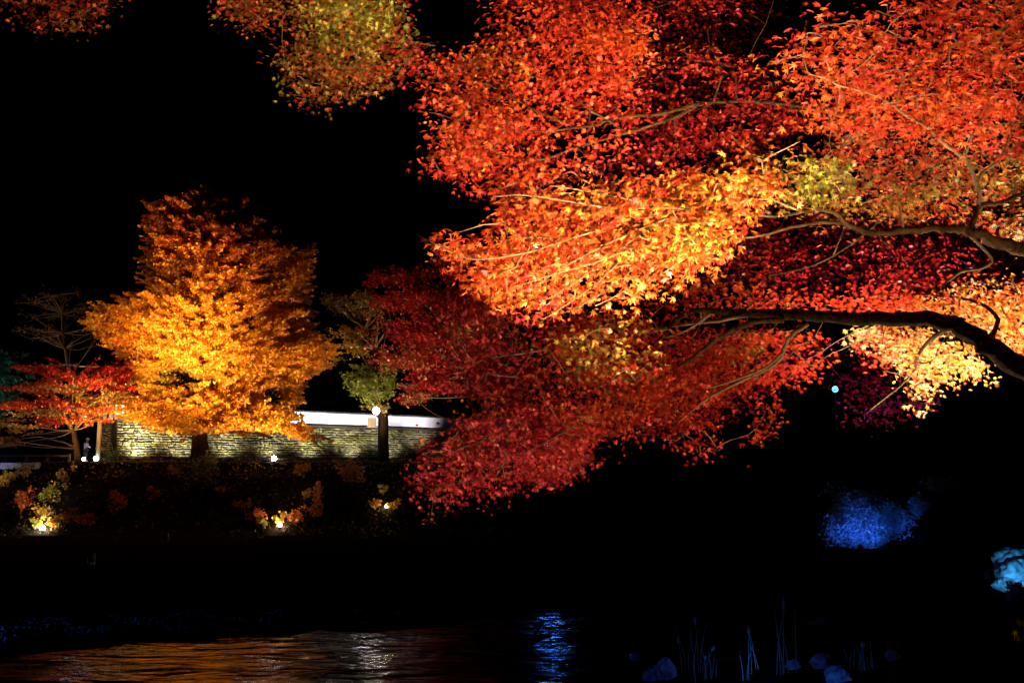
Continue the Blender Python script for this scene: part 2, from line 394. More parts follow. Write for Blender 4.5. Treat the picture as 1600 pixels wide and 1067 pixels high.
for i, s in enumerate((2.0, 9.0, 16, 20, 24.5, 29.5)):  # added lamps that brighten the plaster, beyond reach of the wall uplights
    floodlight(WP(s, 4.2, PATH_Z + .004), WP(s, -.5, PATH_Z + 4.4), (6000, 3600, 5500, 4500, 3200, 3000)[i], (1, .93, .96), 70, 'added floodlight on the path brightening the white plaster band', 'added path floodlights below the plaster band', k=1.0)
floodlight((-34.2, 75.0, PATH_Z + .004), (-31.2, 76.3, 7.2), 900, AMBER, 80, 'added ground floodlight brightening the brown side wall', 'ground floodlights along the stone wall', k=.8)  # added lamp, the side wall is dark without it
# ------------------------------------------------------------------ generic far tree pieces
def limb_path(a, b, bend=.12, n=6):
    a = np.array(a, float); b = np.array(b, float); L = np.linalg.norm(b - a); off = rng.normal(0, bend * L, 3)
    return [a + (b - a) * t + off * 4 * t * (1 - t) * .5 + (rng.normal(0, .012 * L, 3) if 0 < t < 1 else 0) for t in np.linspace(0, 1, n)]
def norm_rows(a): return a / (np.linalg.norm(a, axis=1, keepdims=True) + 1e-9)

def spray_crown(name, C, D, L, per, spread, size, mix, tmpl, material, parent, keep=None, mixfun=None):
    """sprays of leaves: centres C, directions D, lengths L"""
    n = len(C); k = per
    t = rng.uniform(-.5, .5, (n, k, 1))
    P = C[:, None] + D[:, None] * (t * L[:, None, None]) + rng.normal(0, 1, (n, k, 3)) * spread * (np.array((1, 1, .6))) * (1.05 - t)
    P[..., 2] -= .10 * (t[..., 0] + .5) ** 2 * L[:, None]
    T = D[:, None] + rng.normal(0, .55, (n, k, 3)); N = np.array((0, -.6, .5)) + rng.normal(0, .34, (n, k, 3))
    P = P.reshape(-1, 3); T = T.reshape(-1, 3); N = N.reshape(-1, 3)
    S = size * rng.uniform(.65, 1.3, len(P))
    Cc = mixfun(P) if mixfun else colours(len(P), mix)
    if keep is not None:
        m = keep(P); P, T, N, S, Cc = P[m], T[m], N[m], S[m], Cc[m]
    return leaves(name, P, N, T, S, Cc, tmpl, material, parent)

# ------------------------------------------------------------------ the golden ginkgo
GY = 74.0
def ginkgo():
    base = at(313, 716, GY); base[2] = PATH_Z
    t = thing('ginkgo_tree', base, 'tall golden floodlit tree standing in front of the stone wall', 'tree')
    prof = [(300, 345, 362), (318, 262, 385), (345, 254, 412), (370, 240, 440), (400, 234, 488), (430, 232, 480), (455, 226, 482), (470, 200, 484), (490, 150, 490), (505, 138, 498), (530, 158, 505), (552, 176, 521),
            (570, 190, 510), (590, 205, 484), (612, 214, 470), (632, 196, 472), (655, 205, 470), (672, 260, 470)]
    pv = np.array(prof, float)
    m = MB(); c = at(313, 560, GY); top = at(335, 330, GY)
    pts = [base + (0, 0, -.3), base + (0, 0, .5), at(312, 690, GY), at(314, 640, GY), at(316, 560, GY), at(325, 450, GY), top]
    m.tube(pts, [.95, .72, .58, .5, .4, .26, .06], 12); trunk = m.build('trunk', M['bark'], t)
    C = []; D = []
    n = 3300
    vs = rng.uniform(300, 672, n * 3)
    l = np.interp(vs, pv[:, 0], pv[:, 1]); r = np.interp(vs, pv[:, 0], pv[:, 2])
    keepw = rng.uniform(0, 1, len(vs)) < np.maximum((r - l) / 390, .5) ; vs, l, r = vs[keepw], l[keepw], r[keepw]
    mid = (l + r) / 2 * .6 + 316 * .4; th = rng.uniform(0, 2 * math.pi, len(vs)); rho = rng.uniform(.12, 1, len(vs)) ** .55
    hw = np.where(np.cos(th) > 0, r - mid, mid - l)
    u = mid + hw * rho * np.cos(th) * .95; dy = np.minimum(hw, 150) / F * GY * rho * np.sin(th) * .72
    lobes = .5 + .5 * np.sin(th * 3 + vs * .045) * np.sin(vs * .09 + th * 2)        # boughs with hollows between them
    ok = rng.uniform(0, 1, len(vs)) < .30 + .85 * lobes
    Ps = []
    for a, b, y, o in zip(u, vs, dy, ok):
        if o: Ps.append(at(a, b, GY) * np.array((1, 0, 1)) + np.array((0, GY + y, 0)))
    # drooping lower sprays hanging in front of the wall top
    for a, b in ((440, 668), (460, 676), (480, 682), (425, 660), (400, 664), (380, 660), (355, 655), (470, 668), (250, 650), (280, 655), (230, 640), (205, 645), (340, 662), (262, 660)):
        for _ in range(3): Ps.append(at(a + rng.normal(0, 8), b + rng.normal(0, 3), GY - rng.uniform(2, 5)))
    # the long low bough on the left and the points on the right
    for a, b in ((150, 505), (165, 515), (180, 530), (195, 545), (175, 500), (210, 560), (500, 545), (512, 552), (505, 565), (480, 405), (470, 400)):
        for _ in range(4): Ps.append(at(a + rng.normal(0, 7), b + rng.normal(0, 6), GY + rng.uniform(-2.5, 2.5)))
    for _ in range(190): Ps.append(at(rng.uniform(258, 405), rng.uniform(312, 375), GY + rng.normal(0, 1.6)))
    for _ in range(90): Ps.append(at(rng.uniform(238, 275), rng.uniform(318, 440), GY + rng.normal(0, 1.6)))
    for _ in range(60): Ps.append(at(rng.uniform(400, 480), rng.uniform(385, 440), GY + rng.normal(0, 2)))
    C = np.array(Ps); axis = np.array((base[0] + .3, GY, 0))
    D = C - axis; D[:, 2] = 0; D = norm_rows(D); D[:, 2] = .34 + rng.normal(0, .22, len(D)) - .55 * sstep(9, 6.3, C[:, 2]); D[:, :2] += rng.normal(0, .25, (len(D), 2)); D = norm_rows(D)
    L = rng.uniform(1.0, 2.5, len(C))
    uh, vh = proj(C); hole = np.zeros(len(C), bool)
    for a, b, e, f in ((282, 588, 16, 11), (303, 592, 10, 8), (425, 618, 20, 14), (392, 505, 15, 14), (476, 643, 14, 9), (405, 560, 8, 6), (418, 420, 9, 16), (385, 372, 12, 10), (318, 560, 7, 5)): hole |= ((uh - a) / e) ** 2 + ((vh - b) / f) ** 2 < 1.3
    C, D, L = C[~hole], D[~hole], L[~hole]
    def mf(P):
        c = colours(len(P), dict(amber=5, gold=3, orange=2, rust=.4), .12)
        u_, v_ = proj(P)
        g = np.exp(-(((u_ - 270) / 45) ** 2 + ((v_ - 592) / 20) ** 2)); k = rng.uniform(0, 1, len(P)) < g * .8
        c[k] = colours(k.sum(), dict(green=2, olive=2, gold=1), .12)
        hi = rng.uniform(0, 1, len(P)) < sstep(470, 350, v_) * .75                   # redder leaf colours in the top stand in for the weaker light there
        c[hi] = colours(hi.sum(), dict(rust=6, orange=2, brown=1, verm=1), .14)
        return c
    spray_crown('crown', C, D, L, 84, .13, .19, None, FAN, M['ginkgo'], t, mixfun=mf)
    sel = rng.choice(len(C), 150, replace=False); lm = MB()
    for i in sel:
        z = base[2] + 1.6 + (C[i][2] - base[2]) * rng.uniform(.35, .7)
        a = np.array((base[0] + .1, GY, min(z, C[i][2] - .2))); lm.tube(limb_path(a, C[i], .08), list(np.linspace(.11, .02, 6)), 5)
    lm.build('limb', M['bark'], trunk)
    return t
ginkgo()

def simple_tree(name, base, label, cat, Y, trunkpts, blobs, mix, per=30, n_per=18, size=.18, spread=.16, limbs=40, mats=None, dmix=None, group=None, tmpl=FAN, flat=.5, tr=(.25, .04)):
    """trunk as pixel points; blobs: (u, v, ru, rv, weight[, mix])"""
    base = np.array(base, float); t = thing(name, base, label, cat, group)
    m = MB(); pts = [base + (0, 0, -.2)] + [at(a, b, Y) for a, b in trunkpts]
    m.tube(pts, list(np.linspace(tr[0], tr[1], len(pts))), 9); tk = m.build('trunk', mats[0], t)
    allc = []; Pl = []; 
    cs = []; ds = []; ls = []; mixes = []
    for bl in blobs:
        u, v, ru, rv, wt = bl[:5]; mx = bl[5] if len(bl) > 5 else mix
        k = max(3, int(n_per * wt)); q = rng.normal(0, .5, (k, 3))
        P = np.array([at(u + a * ru, v + b * rv, Y + c * ru / F * Y * .8) for a, b, c in q])
        cs.append(P); mixes += [mx] * k
    C = np.vstack(cs); ctr = np.array(pts[min(len(pts) - 1, 2)])
    D = C - ctr; D[:, 2] *= .3; D = norm_rows(D) ; D[:, 2] += rng.normal(.05, .15, len(D)); D = norm_rows(D)
    L = rng.uniform(.5, 1.3, len(C)) * flat * 2
    def mf(P):
        per_ = len(P) // len(C); out = np.zeros((len(P), 3))
        for mx_id in set(map(id, mixes)):
            idx = np.array([i for i, q in enumerate(mixes) if id(q) == mx_id]); rows = (idx[:, None] * per_ + np.arange(per_)[None]).ravel()
            out[rows] = colours(len(rows), mixes[idx[0]])
        return out
    spray_crown('crown', C, D, L, per, spread, size, None, tmpl, mats[1], t, mixfun=mf)
    lm = MB(); P0 = np.array(pts[1:])
    for i in rng.choice(len(C), min(limbs, len(C)), replace=False):
        j = np.argmin(np.linalg.norm(P0 - C[i], axis=1)); j = max(0, j - (rng.uniform() < .5))
        lm.tube(limb_path(P0[j], C[i], .10), list(np.linspace(tr[0] * .25, .012, 6)), 5)
    lm.build('limb', mats[2] if len(mats) > 2 else mats[0], tk)
    return t
DB = (M['bark'], M['shrub'], M['twig'])
redm = dict(red=3, verm=2, crimson=3, rust=2, dbrown=1.5); ole = dict(olive=3, brown=2, rust=1)
simple_tree('maple_tree', (*at(122, 716, 71)[:2], PATH_Z), 'small red maple in flat tiers beside the path at the left end of the wall', 'tree', 71,
            [(120, 700), (115, 672), (112, 640), (110, 600), (112, 570)],
            [(60, 575, 48, 9, 2, redm), (120, 588, 62, 9, 2.5, redm), (175, 578, 40, 14, 2.5, dict(crimson=3, maroon=2)), (55, 606, 52, 7, 2.5, redm), (150, 600, 52, 8, 2.5, dict(verm=2, red=2, orange=1)), (28, 632, 44, 7, 3, dict(verm=3, orange=2)),
             (85, 628, 50, 6, 2.5, redm), (160, 622, 62, 8, 3, ole), (78, 655, 22, 8, 2, redm), (120, 655, 48, 7, 2, dict(orange=2, verm=2, olive=1)), (20, 665, 40, 12, 2, ole), (95, 605, 95, 12, 3, ole), (190, 606, 26, 9, 1.5, redm), (12, 690, 22, 8, 1.5, ole), (75, 645, 60, 8, 2, ole), (150,640,40,5,2,dict(verm=2,amber=1))],
            redm, per=34, n_per=14, size=.16, spread=.10, mats=DB, flat=.55)
# the forked lower stem of that maple is part of its trunk already; a thin, nearly bare tree stands behind it
simple_tree('bare_tree', (*at(112, 716, 79)[:2], PATH_Z), 'thin nearly bare tree with faint brown twigs behind the small red maple', 'tree', 79,
            [(112, 640), (110, 590), (102, 545), (98, 520), (97, 490), (95, 460)],
            [(60, 470, 40, 12, 1), (130, 480, 26, 12, 1), (60, 520, 45, 8, 1), (95, 460, 40, 18, 1.5), (150, 520, 26, 10, 1), (100, 500, 60, 25, 1.5), (45, 500, 24, 20, 1)], dict(brown=3, rust=1), per=10, n_per=12, size=.13, spread=.16, limbs=70, mats=(M['twig'], M['shrub'], M['twig']), tr=(.22, .05))
simple_tree('evergreen_tree', (*at(0, 716, 80)[:2], PATH_Z), 'dim blue green evergreen at the far left behind the small red maple', 'tree', 80, [(2, 650), (4, 600), (2, 560)],
            [(2, 600, 30, 34, 5), (-10, 570, 26, 30, 4), (8, 625, 24, 20, 3), (-30, 600, 30, 60, 6)], dict(pine=1), per=44, n_per=16, size=.18, mats=(M['dark_bark'], M['shrub']))
simple_tree('slender_tree', (*at(599, 724, 76)[:2], PATH_Z), 'slender dark trunked tree with green and amber leaves beside the lamp post', 'tree', 76,
            [(599, 700), (600, 660), (598, 620), (594, 585), (585, 545), (570, 515), (560, 480)],
            [(530, 475, 30, 12, 2.2, dict(brown=2, olive=2)), (575, 470, 36, 14, 2.5, dict(brown=2, olive=1)), (545, 520, 30, 12, 1.6, dict(amber=2, olive=2)), (560, 545, 22, 10, 1.4, dict(amber=2, olive=1)), (580, 590, 30, 22, 4, dict(green=3, olive=1)), (575, 615, 28, 14, 3, dict(green=3, olive=1)), (605, 600, 16, 18, 2.2, dict(green=2, olive=1)), (590, 635, 22, 8, 1.2, dict(olive=2, brown=1)), (600, 500, 30, 20, 1.6, dict(brown=1, rust=1))],
            ole, per=30, n_per=13, size=.17, spread=.16, limbs=60, mats=(M['dark_bark'], M['shrub'], M['twig']), tr=(.46, .05))
simple_tree('maple_tree', (*at(745, 724, 74)[:2], PATH_Z), 'dim dark red maple between the lamp post and the big overhanging maples', 'tree', 74,
            [(745, 700), (744, 660), (738, 620), (728, 580), (715, 530), (700, 470)],
            [(640, 470, 50, 22, 5), (700, 470, 60, 24, 6), (740, 500, 50, 26, 5), (660, 520, 60, 22, 6), (640, 560, 50, 22, 5, dict(maroon=3, rust=1, brown=1)), (700, 560, 50, 24, 5), (680, 600, 50, 20, 4), (620, 430, 40, 14, 2), (760, 545, 50, 30, 5), (650, 620, 22, 18, 1.5, dict(brown=1)), (790, 590, 50, 30, 5), (700, 420, 60, 18, 2)],
            dict(maroon=3, crimson=3, red=1), per=34, n_per=14, size=.20, spread=.2, limbs=90, mats=DB, tr=(.32, .05))

# ------------------------------------------------------------------ bank shrubs
def shrub(u, v, r, mix, label, n=300, size=.14, up=1.0, pos=None, dens=1.0, group='shrubs on the river bank'):
    p = ray_ground(u, v + r * .55) if pos is None else np.array(pos, float); D = p[1]; rm = r / F * D * 1.15
    t = thing('shrub', p, label, 'shrub', group)
    n = int(n * dens * max(.5, (r / 16) ** 2))
    k = max(5, n // 26); cc = rng.normal(0, .42, (k, 3)) * rm * np.array((1, .8, .75 * up)) + p + (0, 0, rm * .75 * up)
    cc[:, 2] = np.maximum(cc[:, 2], p[2] + .08)
    P = cc[rng.integers(0, k, n)] + rng.normal(0, .17, (n, 3)) * rm
    P[:, 2] = np.maximum(P[:, 2], ground_z(P[:, 0], P[:, 1]) + .03)
    leaves('foliage', P, np.array((0, -.5, .6)) + rng.normal(0, .7, (n, 3)), rng.normal(0, 1, (n, 3)), size * rng.uniform(.6, 1.3, n), colours(n, mix, .2), FAN, M['shrub'], t)
    m = MB()
    for i in range(min(k, 9)): m.tube(limb_path(p + rng.normal(0, .03, 3) - (0, 0, .05), cc[i], .1), list(np.linspace(.03, .01, 6)), 5)
    m.build('stem', M['twig'], t); return t
yo = dict(gold=2, olive=2, amber=1); og = dict(orange=2, rust=2, amber=1); gy = dict(green=3, olive=1, gold=1); dimr = dict(rust=2, brown=2, olive=1)
BANK = [
    (12, 752, 16, yo, 'yellow green shrub high on the bank at the left edge of the photo'), (38, 742, 12, yo, 'small yellow shrub just below the pale kerb'),
    (34, 790, 18, og, 'rounded orange shrub left of the left bank lamp'), (66, 803, 15, yo, 'bright yellow shrub directly above the left bank lamp'),
    (80, 775, 18, gy, 'green shrub high above the left bank lamp'), (92, 822, 15, dict(amber=2, gold=2, orange=1), 'amber shrub just right of the left bank lamp'),
    (54, 822, 9, gy, 'tiny green shrub touching the left side of the left bank lamp'), (140, 818, 14, og, 'low orange shrub well right of the left bank lamp'),
    (115, 812, 12, dimr, 'brown shrub between the left bank lamp and the low orange shrub'), (180, 795, 15, og, 'upright orange shrub climbing the bank alone', ),
    (102, 748, 13, dict(olive=1, brown=1), 'greyish olive shrub below the foot of the small red maple'), (238, 778, 13, dimr, 'dim brown shrub on the dark bank below the golden tree'),
    (315, 742, 30, dict(dgreen=3, olive=1), 'wide dark green shrub on the bank below the golden tree trunk'),
    (272, 738, 12, dimr, 'dim reddish shrub left of the wide dark green shrub'), (345, 770, 10, dimr, 'small rusty shrub below the wide dark green shrub'),
    (378, 795, 14, dimr, 'dim rusty shrub left of the middle bank lamp'), (405, 812, 15, og, 'orange shrub close on the left of the middle bank lamp'), (414, 822, 8, gy, 'tiny green shrub just left of the middle bank lamp'),
    (440, 812, 10, yo, 'bright yellow shrub directly above the middle bank lamp'), (463, 815, 14, og, 'orange shrub close on the right of the middle bank lamp'),
    (492, 800, 16, dict(orange=2, rust=1, amber=1), 'tall orange shrub right of the middle bank lamp'), (475, 778, 8, dict(amber=1, olive=1), 'little amber shrub above the tall orange shrub'),
    (500, 775, 9, dimr, 'upright rusty shrub higher up than the tall orange shrub'), (474, 738, 14, dimr, 'dim reddish shrub below the path right of the round path lamp'), (545, 745, 22, dimr, 'broad dim red brown shrub below the dark trunk'),
    (586, 790, 10, dict(amber=1, olive=1, rust=1), 'small amber shrub left of the right bank lamp'), (612, 792, 10, dict(gold=1, amber=2), 'small golden shrub right of the right bank lamp'), (598, 770, 7, gy, 'narrow yellow green shrub above the right bank lamp'),
]
for b in BANK: shrub(b[0], b[1], b[2], b[3], b[4], up=1.6 if 'upright' in b[4] or 'tall' in b[4] or 'narrow' in b[4] else 1.0, size=.17)
# low plants all along the bank
n = 6000; gxp = rng.uniform(-48, 6, n); gyp = rng.uniform(66.3, 72.6, n)
P = np.stack([gxp, gyp, ground_z(gxp, gyp) + rng.uniform(0, .35, n)], 1)
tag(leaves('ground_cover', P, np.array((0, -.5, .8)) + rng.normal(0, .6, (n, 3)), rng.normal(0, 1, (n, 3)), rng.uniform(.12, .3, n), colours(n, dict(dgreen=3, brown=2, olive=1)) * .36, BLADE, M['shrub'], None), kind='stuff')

# ------------------------------------------------------------------ lamps, posts, fence and person on the far bank
globe_lamp(ray_ground(66, 832) + (0, 0, -.02), .16, WHITE, 330, 'white lamp low at the water edge among yellow shrubs, lowest of all at the left', 'bank lamps')
globe_lamp(ray_ground(437, 827) + (0, 0, -.02), .13, WARM, 300, 'warm bank lamp low at the water edge below the round path lamp', 'bank lamps')
globe_lamp(ray_ground(603, 799) + (0, 0, -.02), .07, WARM, 300, 'small dim bank lamp between two amber shrubs, rightmost on the bank', 'bank lamps')
for u, v, r, c, s, lab in ((428, 719, .19, WHITE, 50, 'round white lamp on the path edge right of the golden tree trunk'), (150, 715, .18, COLD, 24, 'cold white lamp at the foot of the timber post'), (131, 716, .13, WHITE, 20, 'smaller white lamp at the feet of the standing person')):
    p = at(u, v, 72.62); globe_lamp((p[0], p[1], PATH_Z + .004), r, c, s, lab, 'path lamps', stub=.08)
# lamp post
p = at(591, 720, 73.6); b = np.array((p[0], p[1], PATH_Z))
t = thing('street_lamp', b, 'lamp post with a bright white globe and a small sign box beside the dark trunk', 'street lamp')
m = MB(); m.lathe([(.16, 0), (.16, .12), (.07, .2), (.06, 3.35), (.05, 3.4)], b, 12); m.build('post', M['metal'], t)
m = MB(); m.lathe([(.05, 3.38), (.16, 3.42), (.16, 3.46)], b, 12); m.build('lamp_collar', M['metal'], t)
m = MB(); m.ball(b + (-.2, -.1, 3.72), .25, 16, 10); m.build('globe', emit('street_globe', WHITE, 70), t)
m = MB(); m.tube([b + (0, 0, 3.3), b + (-.1, -.05, 3.42), b + (-.2, -.1, 3.5)], [.03, .03, .04], 8); m.build('lamp_arm', M['metal'], t)
m = MB(); m.box(b + (-.5, 0, 2.85), (.62, .12, .72)); m.box(b + (-.13, 0, 2.85), (.16, .05, .05)); m.build('sign_box', M['pale_timber'], t, smooth=False)
# timber post
p = at(153, 720, 72.9); b = np.array((p[0], p[1], PATH_Z))
t = thing('timber_pole', b, 'tall pale timber pole in front of the brown side wall', 'pole')
m = MB(); m.lathe([(.16, -.2), (.155, 1.5), (.14, 3.9), (.11, 4.0)], b, 12); m.build('pole_shaft', M['pale_timber'], t)
m = MB(); m.box(b + (-.1, -.02, 3.72), (.55, .42, .34)); m.box(b + (-.1, -.02, 3.92), (.68, .55, .05)); m.build('pole_cap', M['pale_timber'], t, smooth=False)
for x, y, u, v, pw, lab in ((-33.5, 63.2, 75, 785, 1300, 'left added fill floodlight on the gravel bar aimed at the yellow shrubs'), (-17.5, 63.2, 452, 800, 750, 'middle added fill floodlight on the gravel bar aimed at the orange shrubs'), (-9.2, 63.2, 600, 785, 350, 'right added fill floodlight on the gravel bar aimed at the small amber shrubs'), (-38, 62, 15, 750, 900, 'leftmost added fill floodlight on the gravel bar aimed at the shrubs below the kerb')):
    g_ = ray_ground(u, v); floodlight(gpos(x, y), g_ + (0, 0, .5), pw, WARM, 46, lab, 'added fill floodlights on the gravel bar aimed at the shrubs')  # added fill lamps widening the glow around the bank lamps
# low fence along the path edge
def low_fence(x0, x1, y, h, gap, label, mt, rails):
    b = np.array(((x0 + x1) / 2, y, PATH_Z)); t = thing('path_fence', b, label, 'fence')
    xs = np.arange(x0, x1 + .01, gap)
    for x in xs:
        m = MB(); m.box((x, y, PATH_Z + h / 2 - .05), (.17, .17, h + .1), jit=.008); m.build('post', mt, t, smooth=False)
    for rz in rails:
        m = MB()
        for x in xs[:-1]: m.box((x + gap / 2, y - .02 - .12, PATH_Z + rz), (gap * .98, .06, .14), jit=.012)
        m.build('rail', mt, t, smooth=False)
low_fence(-41.5, -32.2, 72.9, .55, 1.55, 'brown timber fence along the path at the far left', M['pale_timber'], (.42,))
low_fence(-27.2, -21.2, 72.9, .26, 1.5, 'low dark rail on short posts left of the golden tree trunk', M['timber'], (.2,))
low_fence(-20.6, -9.6, 72.9, .24, 2.2, 'low dark rail on short posts between the golden tree and the lamp post', M['timber'], (.18,))
m = MB(); m.box((-40.2, 71.2, 4.66), (13.4, .3, .44), jit=.01); o = m.build('kerb', M['concrete'], smooth=False); recenter(o); tag(o, 'pale concrete kerb below the brown fence at the far left', 'kerb')
floodlight(gpos(-42.5, 68.6), (-36, 71.2, 4.7), 2600, WHITE, 90, 'floodlight grazing the pale kerb from beyond the left edge of the photo', 'bank floodlights')
# dark rounded shrub by the pole
shrub(0, 0, 13, dict(dgreen=1), 'dark clipped shrub at the corner of the stone wall', pos=(*at(174, 720, 73.3)[:2], PATH_Z), n=900, size=.1, group='clipped shrubs')
# person
def person(b, face):
    t = thing('person', b, 'person in a pale blue top, dark trousers and white hat standing by the timber pole', 'person')
    J = {'pel': (0, 0, .86), 'sp': (0, 0, 1.05), 'ch': (.01, .03, 1.25), 'nk': (.02, .05, 1.40), 'hd': (.03, .08, 1.50), 'ht': (.03, .09, 1.60)}
    E = [('pel', 'sp'), ('sp', 'ch'), ('ch', 'nk'), ('nk', 'hd'), ('hd', 'ht')]; Rr = dict(pel=.14, sp=.125, ch=.14, nk=.055, hd=.09, ht=.075)
    for s, n_ in ((-1, 'l'), (1, 'r')):
        J.update({'hip' + n_: (s * .09, 0, .82), 'kn' + n_: (s * .10, .03 * s, .46), 'an' + n_: (s * .10, -.01, .09), 'to' + n_: (s * .12, .13, .04),
                  'sh' + n_: (s * .18, .03, 1.32), 'el' + n_: (s * .25, .02 + .06 * (s > 0), 1.08), 'wr' + n_: (s * .22, .14 + .08 * (s > 0), .92 + .12 * (s > 0)), 'ha' + n_: (s * .20, .20 + .1 * (s > 0), .87 + .14 * (s > 0))})
        Rr.update({'hip' + n_: .095, 'kn' + n_: .062, 'an' + n_: .045, 'to' + n_: .04, 'sh' + n_: .07, 'el' + n_: .045, 'wr' + n_: .032, 'ha' + n_: .036})
        E += [('pel', 'hip' + n_), ('hip' + n_, 'kn' + n_), ('kn' + n_, 'an' + n_), ('an' + n_, 'to' + n_), ('ch', 'sh' + n_), ('sh' + n_, 'el' + n_), ('el' + n_, 'wr' + n_), ('wr' + n_, 'ha' + n_)]
    c, s_ = math.cos(face), math.sin(face)
    def skin(name, keys, grow, mt, sub=2):
        ks = [k for k in J if k in keys]; ix = {k: i for i, k in enumerate(ks)}
        me = bpy.data.meshes.new(name); me.from_pydata([(J[k][0] * c - J[k][1] * s_, J[k][0] * s_ + J[k][1] * c, J[k][2]) for k in ks], [(ix[a], ix[b_]) for a, b_ in E if a in ix and b_ in ix], [])
        o = link(name, me, mt, t); md = o.modifiers.new('skin', 'SKIN'); md.use_smooth_shade = True
        for i, k in enumerate(ks): me.skin_vertices[0].data[i].radius = (Rr[k] * grow,) * 2
        me.skin_vertices[0].data[ix[ks[0]]].use_root = True
        su = o.modifiers.new('sub', 'SUBSURF'); su.levels = su.render_levels = sub
        return o
    skin('body', list(J), 1.0, M['skin'])
    skin('top', ['pel', 'sp', 'ch', 'shl', 'shr', 'ell', 'elr', 'wrl', 'wrr'], 1.16, M['shirt'])
    skin('trousers', ['pel', 'hipl', 'hipr', 'knl', 'knr', 'anl', 'anr'], 1.15, M['trousers'])
    m = MB(); hb = np.array(b) + (.03 * c - .09 * s_, .03 * s_ + .09 * c, 1.60)
    m.lathe([(.17, .0), (.17, .015), (.10, .03), (.095, .10), (.06, .13), (.001, .135)], hb, 14); m.build('hat', M['hat'], t)
person((*at(133, 720, 72.95)[:2], PATH_Z), R(-40))

# ------------------------------------------------------------------ blue lit right bank
def boulder(p, r, label, sc=(1.2, 1, .8), group='boulders at the water edge'):
    m = MB(); m.ball(np.array(p) + (0, 0, r * .35), r, *rock_n(r), sc, .2 if r > .5 else .3); o = m.build('boulder', M['rock'], smooth=r > .5); recenter(o); return tag(o, label, 'rock', group)
blu = dict(cream=2, olive=1)
SIL = dict(cream=1)
PAL['silver'] = (.42, .46, .50); sil = dict(silver=1)
for u, v, r, lab, up in ((1320, 825, 26, 'pale leafed shrub, left of the blue lit group by the far right water', 1), (1348, 812, 28, 'tall blue lit shrub at the back of the group by the far right water', 1.5), (1365, 832, 22, 'middle blue lit shrub of the group by the far right water', 1), (1392, 824, 29, 'brightest blue lit shrub, right of the group by the far right water', 1.1), (1438, 838, 15, 'small dim blue shrub right of the blue lit group', 1), (1472, 840, 17, 'low dim blue shrub farthest right of the blue lit group', .7), (1335, 775, 26, 'faint blue shrub high on the slope above the blue lit group', 1)):
    D_ = 56.5 if v > 800 else 60
    q = at(u, 850 if v > 800 else 800, D_); shrub(u, v, r, sil, lab, pos=(q[0], q[1], max(.02, float(ground_z(q[0], q[1])))), n=1100, size=.14, up=up, group='blue lit shrubs')
for u, lab, pw in ((1345, 'blue floodlight at the water edge under the left of the blue lit shrubs', 260), (1385, 'blue floodlight at the water edge under the brightest blue lit shrub', 420), (1450, 'dim blue floodlight at the water edge under the small blue shrubs', 130)):
    q = at(u, 858, 53.0); q[2] = max(.03, float(ground_z(q[0], q[1]))); floodlight(q, q + np.array((.1, 3.6, 1.3)), pw * 2.0, BLUE, 58, lab, 'blue floodlights', k=1.2)
q = ray_ground(1592, 912); boulder(q, .62, 'large pale boulder lit bright cyan at the right edge', (1.25, 1, 1.0))
boulder(q + (.35, .9, .45), .6, 'upper pale cyan boulder resting behind the large one at the right edge', (1.3, .9, .9))
boulder(q + (-.75, -.5, -.1), .3, 'low cyan boulder leaning on the left foot of the large one', (1.3, 1, .8))
q2 = ray_ground(1552, 902); boulder(q2, .28, 'small blue lit boulder left of the large cyan boulder')
q3 = ray_ground(1580, 935); shrub(0, 0, 16, sil, 'blue lit shrub in front of the large cyan boulder', pos=q3 + (0, -.4, 0), n=260, size=.12, group='blue lit shrubs')
floodlight(gpos(q[0] - 1.6, q[1] - 3.2), q + np.array((.2, 0, .8)), 900, CYAN, 75, 'cyan floodlight on the shore facing the large boulder', 'blue floodlights')
# small lamp in the trees
p = at(1305, 608, 64); b = np.array((p[0], p[1], float(ground_z(p[0], p[1]))))
t = thing('lamp_post', b, 'slim lamp post with a round bluish white lamp across the water under the red boughs', 'street lamp')
m = MB(); hz = p[2] - b[2]; m.lathe([(.06, -.2), (.03, .3), (.02, hz - .15)], b, 10); m.build('post', M['metal'], t)
m = MB(); m.ball(p, .19, 16, 10); m.build('globe', emit('cold_globe', (.08, .42, 1.0), 6), t)
# lamps whose light only shows on the water
for u, v, D_, c, s, r, lab in ((856, 698, 73.5, (.07, .27, 1.0), 80, .30, 'blue lamp hidden behind the red maple boughs, mirrored as a blue streak in the river'), (-62, 742, 70, BLUE, 40, .4, 'blue lamp on the bank beyond the left edge of the photo')):
    p = at(u, v, D_); gz_ = float(ground_z(p[0], p[1])); globe_lamp((p[0], p[1], gz_), r, c, s, lab, 'blue bank lamps', stub=max(.1, p[2] - gz_))

# pebbles along the water on the gravel bar, blue lit at the left
n = 6000; px_ = np.concatenate([rng.uniform(-24, -7, 5000), rng.uniform(-7, 6, 1000)]); py_ = rng.uniform(24, 38, n)
dw_ = river_dist(px_, py_, WATER); k_ = (dw_ > .2) & (dw_ < 7); px_, py_ = px_[k_], py_[k_]; m = MB()
for a, b in zip(px_, py_):
    r_ = rng.uniform(.018, .05); z_ = float(ground_z(a, b)); o6 = np.array([(1, 0, 0), (0, 1, 0), (-1, 0, 0), (0, -1, 0), (0, 0, .6), (0, 0, -.6)]) * r_ * rng.uniform(.7, 1.3, (6, 1)) + (a, b, z_ + r_ * .2)
    m.add(o6, [(0, 1, 4), (1, 2, 4), (2, 3, 4), (3, 0, 4), (1, 0, 5), (2, 1, 5), (3, 2, 5), (0, 3, 5)])
tag(m.build('gravel', M['rock'], smooth=False), kind='stuff')
floodlight(gpos(-20.5, 28.5), (-13.5, 28.2, 0), 1900, BLUE, 70, 'blue floodlight on the gravel bar beyond the left edge of the photo', 'blue floodlights')
